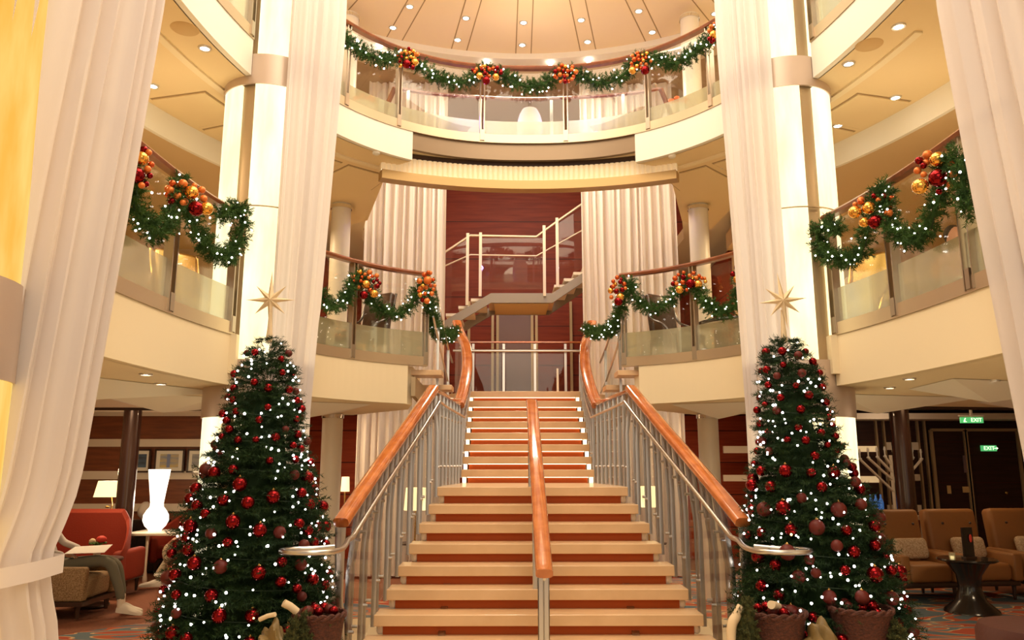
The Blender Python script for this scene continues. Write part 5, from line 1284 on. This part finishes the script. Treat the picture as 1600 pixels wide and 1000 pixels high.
# second seated person: lower legs and one arm in view beside the tree
px2 = aty(250, 860, 11.4)[0]
t = thing('person', 'seated person in khaki trousers with crossed legs beside the left christmas tree', 'person', (px2 + .3, 11.5, .01))
bx, by = px2 + .42, 11.55
MBs = thing('lounge_chair', 'red lounge chair under the person in khaki trousers', 'armchair', (bx + .1, by, .01))
MB().rbox((bx + .12, by, .34), (.7, .7, .18), .06).build('seat', 'red', MBs, True); MB().rbox((bx + .42, by, .62), (.16, .74, .72), .07).build('backrest', 'red', MBs, True)
legs4(MBs, (bx - .16, bx + .40), (by - .28, by + .28), .012, .26)
skin('body', [(bx + .18, by, .55, .15), (bx + .24, by, .78, .13), (bx + .26, by, .98, .15), (bx + .26, by, 1.08, .11), (bx + .22, by, 1.17, .055), (bx + .20, by, 1.24, .055), (bx + .20, by - .22, 1.0, .055), (bx + .02, by - .26, .80, .042), (bx - .16, by - .18, .70, .032), (bx + .20, by + .22, 1.0, .055), (bx + .02, by + .26, .80, .042), (bx - .12, by + .12, .70, .032)],
     [(0, 1), (1, 2), (2, 3), (3, 4), (4, 5), (3, 6), (6, 7), (7, 8), (3, 9), (9, 10), (10, 11)], 'shirt', t)
MB().sphere((bx + .16, by, 1.35), .10, 18, 12, (.92, .78, 1.18)).build('head', 'skin', t, True); MB().sphere((bx + .19, by, 1.385), .105, 18, 12, (.92, .82, 1.05)).build('hair', 'hair', t, True)
skin('trousers', [(bx + .16, by, .53, .14), (bx + .08, by - .1, .52, .10), (bx - .30, by - .10, .60, .082), (bx - .36, by - .10, .52, .072), (bx - .30, by - .12, .34, .055), (bx + .08, by + .1, .50, .10), (bx - .26, by + .06, .50, .08), (bx - .34, by + .04, .42, .07), (bx - .52, by + .02, .12, .062)],
     [(0, 1), (1, 2), (2, 3), (3, 4), (0, 5), (5, 6), (6, 7), (7, 8)], 'khaki', t)
MB().tube([(bx - .30, by - .12, .36), (bx - .24, by - .13, .20)], .036, 12).build('shin', 'skin', t, True)
hand(t, (bx - .16, by - .18, .70), (-1, .1, -.4))
shoe(t, (bx - .20, by - .13, .13), (-1, -.3), -.25); shoe(t, (bx - .46, by + .02, .02), (-1, -.2))
# framed pictures on the striped wall
for i, (x0, x1, lab, pc) in enumerate(((205, 233, 'framed dark seascape picture beside the lounge column', ((.10, .16, .24), (.03, .04, .06))), (243, 286, 'framed yellow landscape picture in the middle of the lounge wall', ((.72, .55, .18), (.25, .30, .42))), (294, 330, 'framed grey picture nearest the left christmas tree', ((.45, .42, .38), (.22, .24, .26))))):
    a = aty(x0, 702, YL - .06); b = aty(x1, 738, YL - .06); cx_ = (a[0] + b[0]) / 2; cz_ = (a[2] + b[2]) / 2; ww, hh = b[0] - a[0], a[2] - b[2]
    t = thing('framed_picture', lab, 'picture', (cx_, YL - .06, b[2]))
    fr = MB()
    for c, d in (((cx_, YL - .05, a[2] - .01), (ww, .04, .03)), ((cx_, YL - .05, b[2] + .01), (ww, .04, .03)), ((a[0] + .01, YL - .05, cz_), (.03, .04, hh)), ((b[0] - .01, YL - .05, cz_), (.03, .04, hh))): fr.box(c, d)
    fr.build('frame', 'dark', t); MB().box((cx_, YL - .045, cz_), (ww - .03, .02, hh - .03)).build('mount', 'matb', t)
    pm = mat('picture_%d' % i, pc[0], .6, noise=(pc[1], 3.5, (.6, 1, 4))); MB().box((cx_, YL - .06, cz_), (ww * .62, .012, hh * .58)).build('image', pm, t)
    if i == 1: MB().box((cx_ - .01, YL - .068, cz_), (ww * .11, .008, hh * .58)).build('blue_stripe', mat('picture_blue', (.22, .27, .45), .6), t)
# lamps half behind the columns near the stairs
for px, py0, py1, yy, lab in ((540, 745, 768, 12.6, 'small lit lamp behind the slim column left of the stairs'), (1012, 760, 792, 11.6, 'lit cream lamp behind the right stair balusters'), (650, 762, 797, 11.6, 'lit cream lamp behind the left stair balusters')):
    a = aty(px, py0, yy); b = aty(px, py1, yy); t = thing('table_lamp', lab, 'table lamp', (a[0], yy, .62))
    wv = .07 if px == 540 else .17
    MB().lathe((a[0], yy, b[2]), [(wv, 0), (wv * .85, a[2] - b[2])], 20, caps=False).build('lamp_shade', 'shade', t, True)
    MB().cyl((a[0], yy, .64), .012, b[2] - .60, 10).build('stem', 'brass', t, True); MB().lathe((a[0], yy, .62), [(.07, 0), (.06, .02)], 16).build('base', 'brass', t, True)
    t = thing('side_table', 'small dark table under the ' + lab.split(' behind')[0] + (' right of the stairs' if px == 1012 else ' left of the stairs' if px == 650 else ' beside the left column'), 'side table', (a[0], yy, .01))
    MB().lathe((a[0], yy, .595), [(.24, 0), (.25, .02)], 24).build('table_top', 'dark', t, True); MB().cyl((a[0], yy, .02), .03, .58, 12).build('leg', 'dark', t, True)

# ------------------------------------------------------------------ right lounge
def leather_chair(px, yb, label, pil=True, w_=.86, rot=0):
    a = aty(px, 930, yb); cx_ = a[0]; cy_ = yb
    t = thing('leather_armchair', label, 'armchair', (cx_, cy_, .01)); R3 = Matrix.Rotation(rot, 3, 'Z')
    def B(c, d, r, nm, m_='orange', top=1.0):
        p = R3 @ Vector(c); return MB().rbox((cx_ + p.x, cy_ + p.y, c[2]), d, r, rot, top=top).build(nm, m_, t, True)
    B((0, -.05, .36), (w_ - .26, .72, .22), .06, 'seat_cushion')
    Rb = R3 @ Matrix.Rotation(-.16, 3, 'X'); p = R3 @ Vector((0, .34, 0)); MB().rbox((cx_ + p.x, cy_ + p.y, .78), (w_ - .12, .20, .66), .06, R=Rb).build('backrest', 'orange', t, True)
    tl_ = MB(); 
    for k in (-.2, .2):
        p = R3 @ Vector((k, .20, 0)); tl_.sphere((cx_ + p.x, cy_ + p.y - .02, .93), .018, 8, 6)
    tl_.build('button', 'dark', t, True)
    for s in (-1, 1): B((s * (w_ / 2 - .07), -.04, .42), (.13, .80, .34), .03, 'arm')
    B((0, 0, .22), (w_ - .04, .78, .07), .02, 'frame', 'dark')
    for x in (-w_ / 2 + .08, w_ / 2 - .08):
        for y in (-.32, .32):
            p = R3 @ Vector((x, y, 0)); MB().lathe((cx_ + p.x, cy_ + p.y, .012), [(.018, 0), (.028, .18)], 8).build('leg', 'dark', t, True)
    return cx_, cy_, R3
chs = []
for px, yb, rot, lab, pl in ((1428, 10.6, .12, 'tan leather armchair with a speckled cushion nearest the right christmas tree', 'speckled cushion on the leather armchair nearest the tree'), (1520, 10.75, .10, 'tan leather armchair behind the pedestal table', 'speckled cushion on the armchair behind the pedestal table'), (1622, 10.9, .05, 'tan leather armchair cut by the right picture edge', 'speckled cushion on the armchair at the right edge')):
    cx_, cy_, R3 = leather_chair(px, yb, lab, rot=rot)
    p = R3 @ Vector((.08, .10, 0)); Rb = R3 @ Matrix.Rotation(-.30, 3, 'X')
    o = MB().rbox((cx_ + p.x, cy_ + p.y, .62), (.46, .12, .27), .055, R=Rb).build('cushion', 'pillow', None, True); tag(o, pl, 'cushion')
# ledge wall and grey chair behind them
a = aty(1352, 805, 11.6); b = aty(1434, 812, 11.6)
t = thing('low_partition', 'low cream topped partition behind the tan leather armchairs', 'partition', ((a[0] + b[0]) / 2, 11.6, .01))
MB().box(((a[0] + b[0]) / 2, 11.6, a[2] - .03), (b[0] - a[0], .26, .06)).build('ledge', 'stripe', t, bevel=.005); MB().box(((a[0] + b[0]) / 2, 11.6, (a[2] - .05) / 2), (b[0] - a[0] - .03, .18, a[2] - .07)).build('panel', 'brownwood', t)
a = aty(1450, 805, 12.45); t = thing('grey_chair', 'rounded grey chair back showing above the armchairs', 'chair', (a[0], 12.6, .01))
MB().rbox((a[0], 12.45, .66), (.42, .12, .50), .055).build('backrest', 'grey', t, True); MB().rbox((a[0], 12.70, .40), (.44, .46, .12), .05).build('seat', 'grey', t, True); legs4(t, (a[0] - .17, a[0] + .17), (12.55, 12.87), .012, .35)
# pedestal table with drinks menu and small things
tc_ = aty(1503, 870, 9.7); tx, ty = tc_[0], 9.6
t = thing('pedestal_table', 'dark pedestal table with flared base in front of the leather armchairs', 'table', (tx, ty, .01))
MB().lathe((tx, ty, .585), [(.30, 0), (.33, .015), (.32, .035)], 36).build('table_top', 'black', t, True)
MB().lathe((tx, ty, .012), [(.30, 0), (.29, .03), (.17, .13), (.12, .28), (.14, .42), (.22, .54), (.24, .573)], 28).build('pedestal', 'black', t, True)
t = thing('menu_stand', 'upright dark menu card standing on the pedestal table', 'menu', (tx + .03, ty, .62))
MB().box((tx + .03, ty, .80), (.15, .02, .35), .25).build('card', 'black', t); MB().sphere((tx + .06, ty - .016, .85), .03, 10, 7, (.6, .15, 1.6)).build('red_motif', 'redflower', t, True); MB().box((tx + .03, ty, .63), (.16, .07, .02), .25).build('foot', 'dark', t)
t = thing('candle_glass', 'small glass candle holder on the pedestal table', 'candle holder', (tx - .2, ty - .05, .62)); MB().lathe((tx - .2, ty - .05, .62), [(.03, 0), (.036, .07)], 14, caps=False).build('glass_cup', 'frost', t, True); MB().cyl((tx - .2, ty - .05, .621), .02, .03, 12).build('candle', 'shade', t, True)
# round dark red ottoman at the corner
a = atz(1625, 974, .44); t = thing('round_ottoman', 'round dark red leather ottoman in the lower right corner', 'ottoman', (a[0], a[1], .01))
MB().lathe((a[0], a[1], .06), [(.44, 0), (.47, .05), (.47, .30), (.44, .36), (.30, .385), (.02, .39)], 44).build('cushion', 'ottoman', t, True); MB().lathe((a[0], a[1], .012), [(.38, 0), (.38, .05)], 36).build('plinth', 'black', t, True)
# menorah with electric candles
YM = 13.6
def W2(x, y): return aty(x, y, YM)
cm = W2(1396, 765)
t = thing('menorah', 'tall white menorah with slanting arms and unlit candles behind the dark column', 'menorah', (cm[0], YM, .01))
tops = [(1344, 718), (1357, 716), (1371, 715), (1383, 714)]
for k, (x, y) in enumerate(tops):
    A_ = W2(x, y); dz = A_[2]; B_ = (cm[0], YM, [W2(1396, 768)[2], W2(1396, 750)[2], W2(1396, 738)[2], W2(1396, 727)[2]][k])
    for s in (-1, 1):
        p = (cm[0] + s * (cm[0] - A_[0]), YM, A_[2]) if s > 0 else (A_[0], YM, A_[2])
        MB().tube([B_, p], .02, 8, flat=(.018, .032), up=(0, 1, 0)).build('arm', 'stripe', t)
        cn = MB().lathe((p[0], YM, p[2]), [(.03, 0), (.03, .02), (.013, .03), (.013, .10), (.022, .13), (.012, .18)], 10).build('candle', 'white', t, True)
MB().cyl((cm[0], YM, .03), .03, W2(1396, 714)[2], 14).build('stem', 'stripe', t, True); MB().lathe((cm[0], YM, .012), [(.26, 0), (.24, .05), (.04, .08)], 28).build('base', 'stripe', t, True)
point('menorah_fill', (cm[0] - .3, 12.8, 2.45), 5, (1, .8, .6), .05)  # unseen fill added to lift the dim menorah arms
# the doors in the right wall
YD = YL - .03
for i, (x0, x1) in enumerate(((1452, 1504), (1506, 1586))):
    a = aty(x0, 672, YD); b = aty(x1, 672, YD); zt = a[2]
    d_ = struct('door_%d' % (i + 10), MB().box(((a[0] + b[0]) / 2, YD, zt / 2), (b[0] - a[0] - .02, .06, zt)), 'darkwood')
    fr = MB()
    for xx in (a[0], b[0]): fr.box((xx, YD - .04, zt / 2), (.05, .05, zt))
    fr.box(((a[0] + b[0]) / 2, YD - .04, zt), (b[0] - a[0], .05, .05)); fr.build('door_frame', 'mull', d_)
    p = aty(1483 if i == 0 else 1512, 765, YD - .05); MB().box((p[0], YD - .05, p[2]), (.06, .02, .14) if i == 0 else (.17, .02, .10)).build('sign_plate', 'sign', d_)
    if i == 1: MB().box((aty(1508, 725, YD)[0], YD - .04, aty(1508, 725, YD)[2]), (.10, .02, .30)).build('window_slot', 'winglass', d_); p2 = aty(1571, 770, YD - .05); MB().sphere((p2[0], YD - .07, p2[2]), .03, 10, 7).build('door_handle', 'brass', d_, True)
def text(name, s, loc, size, m_, parent, rot=(PI / 2, 0, 0), ext=.003):
    cu = bpy.data.curves.new(name, 'FONT'); cu.body = s; cu.size = size; cu.extrude = ext; cu.align_x = 'CENTER'; cu.align_y = 'CENTER'; cu.materials.append(M[m_])
    tmp = bpy.data.objects.new(name, cu); C.objects.link(tmp); dg = bpy.context.evaluated_depsgraph_get(); me = bpy.data.meshes.new_from_object(tmp.evaluated_get(dg)); bpy.data.objects.remove(tmp)
    o = bpy.data.objects.new(name, me); C.objects.link(o); o.parent = parent; o.location = Vector(loc) - Vector(ORG[parent.name]); o.rotation_euler = rot; return o
for i, (x0, x1, y0, y1, yy, lab) in enumerate(((1500, 1536, 652, 661, 11.9, 'green lit EXIT sign hanging from the ceiling before the dark doors'), (1532, 1557, 696, 705, 13.93, 'dim green EXIT sign above the handle of the dark doors'))):
    a = aty(x0, y0, yy); b = aty(x1, y1, yy); cx_, cz_ = (a[0] + b[0]) / 2, (a[2] + b[2]) / 2; ww, hh = b[0] - a[0], a[2] - b[2]
    t = thing('exit_sign', lab, 'sign', (cx_, yy, b[2]))
    MB().box((cx_, yy, cz_), (ww, .04, hh)).build('sign_box', 'green', t, bevel=.004)
    if i == 0: MB().box((cx_, yy, a[2] + .02), (ww * 1.1, .05, .02)).box((cx_, yy, (a[2] + 2.69) / 2), (.03, .03, 2.69 - a[2])).build('bracket', 'white', t)
    text('lettering', 'EXIT', (cx_ + (ww * .18 if i == 0 else -.0), yy - .022, cz_), hh * .95, 'greenw', t)
    ar = MB()
    ax0 = cx_ - ww * .34 if i == 0 else cx_ + ww * .40
    if i == 0:  # running figure
        ar.sphere((ax0 + .01, yy - .025, cz_ + hh * .28), hh * .10, 8, 6, (1, .2, 1)).box((ax0, yy - .025, cz_ + .0), (hh * .14, .006, hh * .42), 0).box((ax0 + hh * .16, yy - .025, cz_ - hh * .28), (hh * .30, .006, hh * .10)).box((ax0 - hh * .14, yy - .025, cz_ - hh * .22), (hh * .12, .006, hh * .28))
    else: ar.box((ax0, yy - .025, cz_), (.045, .006, .012)).add([(ax0 + .02, yy - .025, cz_ - .025), (ax0 + .05, yy - .025, cz_), (ax0 + .02, yy - .025, cz_ + .025)], [(0, 1, 2)])
    ar.build('pictogram', 'greenw', t)
# bar bottles with a blue gleam behind the right tree
for i, px in enumerate((1362, 1370, 1378)):
    p = aty(px, 800, 12.6); o = MB().lathe((p[0], 12.6, p[2]), [(.035, 0), (.038, .14), (.03, .18), (.013, .22), (.013, .27)], 12).build('bottle', 'blueglass', None, True)
    tag(o, 'blue gleaming bottle on the bar counter, %s of three beyond the right tree' % ('leftmost', 'middle', 'rightmost')[i], 'bottle', 'blue bottles on the bar counter')
p = aty(1370, 800, 12.6); tag(MB().box((p[0], 12.62, p[2] / 2 + .0), (.5, .36, p[2] - .01)).build('bar_counter', 'black', None), 'black bar counter carrying the blue gleaming bottles', 'counter')

# ------------------------------------------------------------------ second deck furniture behind the glass
def lounge_chair(cx_, cy_, z, label, m_='dark', cush='tancush', rot=0.0):
    t = thing('curved_chair', label, 'chair', (cx_, cy_, z)); R3 = Matrix.Rotation(rot, 3, 'Z')
    T = lambda p: tuple(Vector((cx_, cy_, z)) + R3 @ Vector(p))
    p = T((0, 0, .40)); MB().rbox(p, (.50, .50, .14), .05, rot).build('seat', cush, t, True)
    p = T((0, .26, .74)); MB().rbox(p, (.46, .09, .56), .04, R=R3 @ Matrix.Rotation(-.15, 3, 'X')).build('backrest', m_, t, True)
    for s in (-1, 1):
        MB().tube(spline([T((s * .25, -.28, .01)), T((s * .25, -.22, .30)), T((s * .25, -.02, .56)), T((s * .25, .22, .70)), T((s * .25, .32, 1.0))], 5), .016, 8).build('side_frame', m_, t, True)
        MB().tube([T((s * .25, .24, .01)), T((s * .25, .20, .36))], .016, 8).build('leg', m_, t, True)
    return t
lounge_chair(-2.05, 9.5, Z2, 'dark curved chair behind the glass left of the stairs', 'dark', 'dark', -.6)
lounge_chair(1.85, 9.55, Z2, 'dark curved chair behind the glass right of the stairs', 'dark', 'dark', .6)
lounge_chair(-3.42, 7.55, Z2, 'tan chair with curved brass frame on the near left balcony', 'brass', 'tancush', .9)
lounge_chair(3.28, 7.6, Z2, 'tan chair with pale curved frame on the near right balcony', 'brass', 'tancush', -.9)
for cx_, cy_, lab in ((-2.75, 9.0, 'dark glossy table behind the glass left of the stairs'), (2.45, 9.1, 'dark glossy table behind the glass right of the stairs'), (3.9, 7.2, 'brown lounge table on the near right balcony')):
    t = thing('lounge_table', lab, 'table', (cx_, cy_, Z2)); MB().lathe((cx_, cy_, Z2 + .50), [(.44, 0), (.46, .02), (.45, .04)], 36).build('table_top', 'black', t, True)
    MB().cyl((cx_, cy_, Z2 + .02), .04, .48, 14).build('leg', 'steel_dk', t, True); MB().lathe((cx_, cy_, Z2 + .005), [(.24, 0), (.22, .02), (.04, .03)], 24).build('base', 'steel_dk', t, True)
# booth and diner on the near right balcony
t = thing('booth_seat', 'brown booth seat on the near right balcony behind the glass', 'sofa', (4.3, 8.4, Z2))
MB().rbox((4.3, 8.2, Z2 + .24), (1.5, .6, .47), .06).build('seat', 'grey', t, True); MB().rbox((4.3, 8.55, Z2 + .62), (1.5, .16, .70), .05).build('backrest', 'tan', t, True)
t = thing('booth_seat', 'brown booth seat on the near left balcony behind the glass', 'sofa', (-4.6, 8.3, Z2))
MB().rbox((-4.6, 8.1, Z2 + .24), (1.5, .6, .47), .06).build('seat', 'grey', t, True); MB().rbox((-4.6, 8.45, Z2 + .62), (1.5, .16, .70), .05).build('backrest', 'tan', t, True)
dx_, dy_ = 4.55, 8.1
t = thing('person', 'seated diner in an orange shirt seen through the near right balcony glass', 'person', (dx_, dy_, Z2))
skin('body', [(dx_, dy_, Z2 + .58, .15), (dx_, dy_, Z2 + .80, .13), (dx_, dy_, Z2 + .98, .15), (dx_, dy_, Z2 + 1.07, .10), (dx_, dy_ - .02, Z2 + 1.16, .055), (dx_ - .22, dy_, Z2 + 1.0, .055), (dx_ - .30, dy_ - .12, Z2 + .76, .042), (dx_ - .12, dy_ - .30, Z2 + .68, .034), (dx_ + .22, dy_, Z2 + 1.0, .055), (dx_ + .28, dy_ - .12, Z2 + .76, .042), (dx_ + .12, dy_ - .30, Z2 + .68, .034)],
     [(0, 1), (1, 2), (2, 3), (3, 4), (3, 5), (5, 6), (6, 7), (3, 8), (8, 9), (9, 10)], 'orangeshirt', t)
MB().sphere((dx_, dy_ - .03, Z2 + 1.29), .10, 18, 12, (.80, .92, 1.18)).build('head', 'skin', t, True); MB().sphere((dx_, dy_ + .0, Z2 + 1.325), .104, 18, 12, (.86, .92, 1.05)).build('hair', 'hair', t, True)
skin('trousers', [(dx_, dy_, Z2 + .58, .14), (dx_ - .10, dy_ - .05, Z2 + .56, .10), (dx_ - .10, dy_ - .42, Z2 + .56, .08), (dx_ - .10, dy_ - .46, Z2 + .10, .055), (dx_ + .10, dy_ - .05, Z2 + .56, .10), (dx_ + .10, dy_ - .42, Z2 + .56, .08), (dx_ + .10, dy_ - .46, Z2 + .10, .055)], [(0, 1), (1, 2), (2, 3), (0, 4), (4, 5), (5, 6)], 'trouser', t)
hand(t, (dx_ - .12, dy_ - .30, Z2 + .68), (.3, -1, 0)); hand(t, (dx_ + .12, dy_ - .30, Z2 + .68), (-.3, -1, 0))
# top deck: white rounded chair, wine glasses, orange flowers
p = aty(827, 208, 9.72); t = thing('white_chair', 'white rounded chair behind the top deck glass at the centre', 'chair', (p[0], 9.75, Z3))
sv = []
for j in range(9):
    z = Z3 + .02 + .56 * j / 8; k = 1 if j < 5 else math.sqrt(max(.02, 1 - ((j - 4.6) / 4.0) ** 2)) 
    for i in range(24): a = 2 * PI * i / 24; sv.append((p[0] + .165 * (k ** .8) * math.cos(a), 9.62 + .14 * math.sin(a) * (.6 + .4 * k) - .14, z))
MB().add(sv, [(k * 24 + i, k * 24 + (i + 1) % 24, (k + 1) * 24 + (i + 1) % 24, (k + 1) * 24 + i) for k in range(8) for i in range(24)] + [tuple(range(24 * 8, 24 * 9))]).build('shell', 'whitechair', t, True)
for x, y, s in ((568, 152, 'left'), (1057, 156, 'right')):
    p = aty(x, y + 6, 10.3 if s == 'right' else 10.3); t = thing('flower_bowl', 'bowl of orange flowers on the top deck at the %s' % s, 'flowers', (p[0], p[1], p[2] - .1))
    MB().lathe((p[0], p[1], p[2] - .14), [(.06, 0), (.12, .05), (.14, .10)], 20).build('bowl', 'white', t, True)
    fb = MB(); r_ = random.Random(4)
    for k in range(16): fb.sphere((p[0] + r_.uniform(-.14, .14), p[1] + r_.uniform(-.08, .08), p[2] + r_.uniform(-.02, .06)), .04, 8, 6, (1, 1, .7))
    fb.build('blossoms', 'flower', t, True)
    t = thing('plinth_table', 'pale plinth under the orange flowers at the %s of the top deck' % s, 'plinth', (p[0], p[1], Z3)); MB().box((p[0], p[1], (Z3 + p[2] - .14) / 2), (.36, .36, p[2] - .14 - Z3)).build('plinth_body', 'white', t)

# ------------------------------------------------------------------ the baubles: the 300 that show largest as objects, the small rest as one
BAUBLES.sort(key=lambda b: -b[0])
from collections import defaultdict
same = defaultdict(list)
for b in BAUBLES[:300]: same[b[4]].append(b)
NW = {2: 'two', 3: 'three', 4: 'four', 5: 'five', 6: 'six', 7: 'seven', 8: 'eight', 9: 'nine'}
ORDW = ['highest', 'second highest', 'third highest', 'fourth highest', 'fifth highest', 'sixth highest', 'seventh highest', 'eighth highest']
for lab, bs in same.items():
    bs.sort(key=lambda b: -b[2][2])
    for i, b in enumerate(bs):
        if len(bs) > 1:
            e = 'lowest' if i == len(bs) - 1 else ORDW[i]
            lab2 = lab + ', ' + e + (' of ' + NW.get(len(bs), 'many') if len((lab + e).split()) < 14 else '')
        else: lab2 = lab
        make_bauble(*b[1:4], lab2, b[5], b[6])
rest = MB(); kinds = ['b_red', 'b_matte', 'b_gold', 'b_orange', 'b_copper']
for b in BAUBLES[300:]:
    rest.cm = kinds.index(b[1]); rest.sphere(b[2], b[3], 12, 8)
if rest.v:
    o = rest.build('small_baubles', kinds, None, True); tag(o, 'smallest red, orange and gold baubles scattered over the garlands and the trees', 'baubles', None, 'stuff')
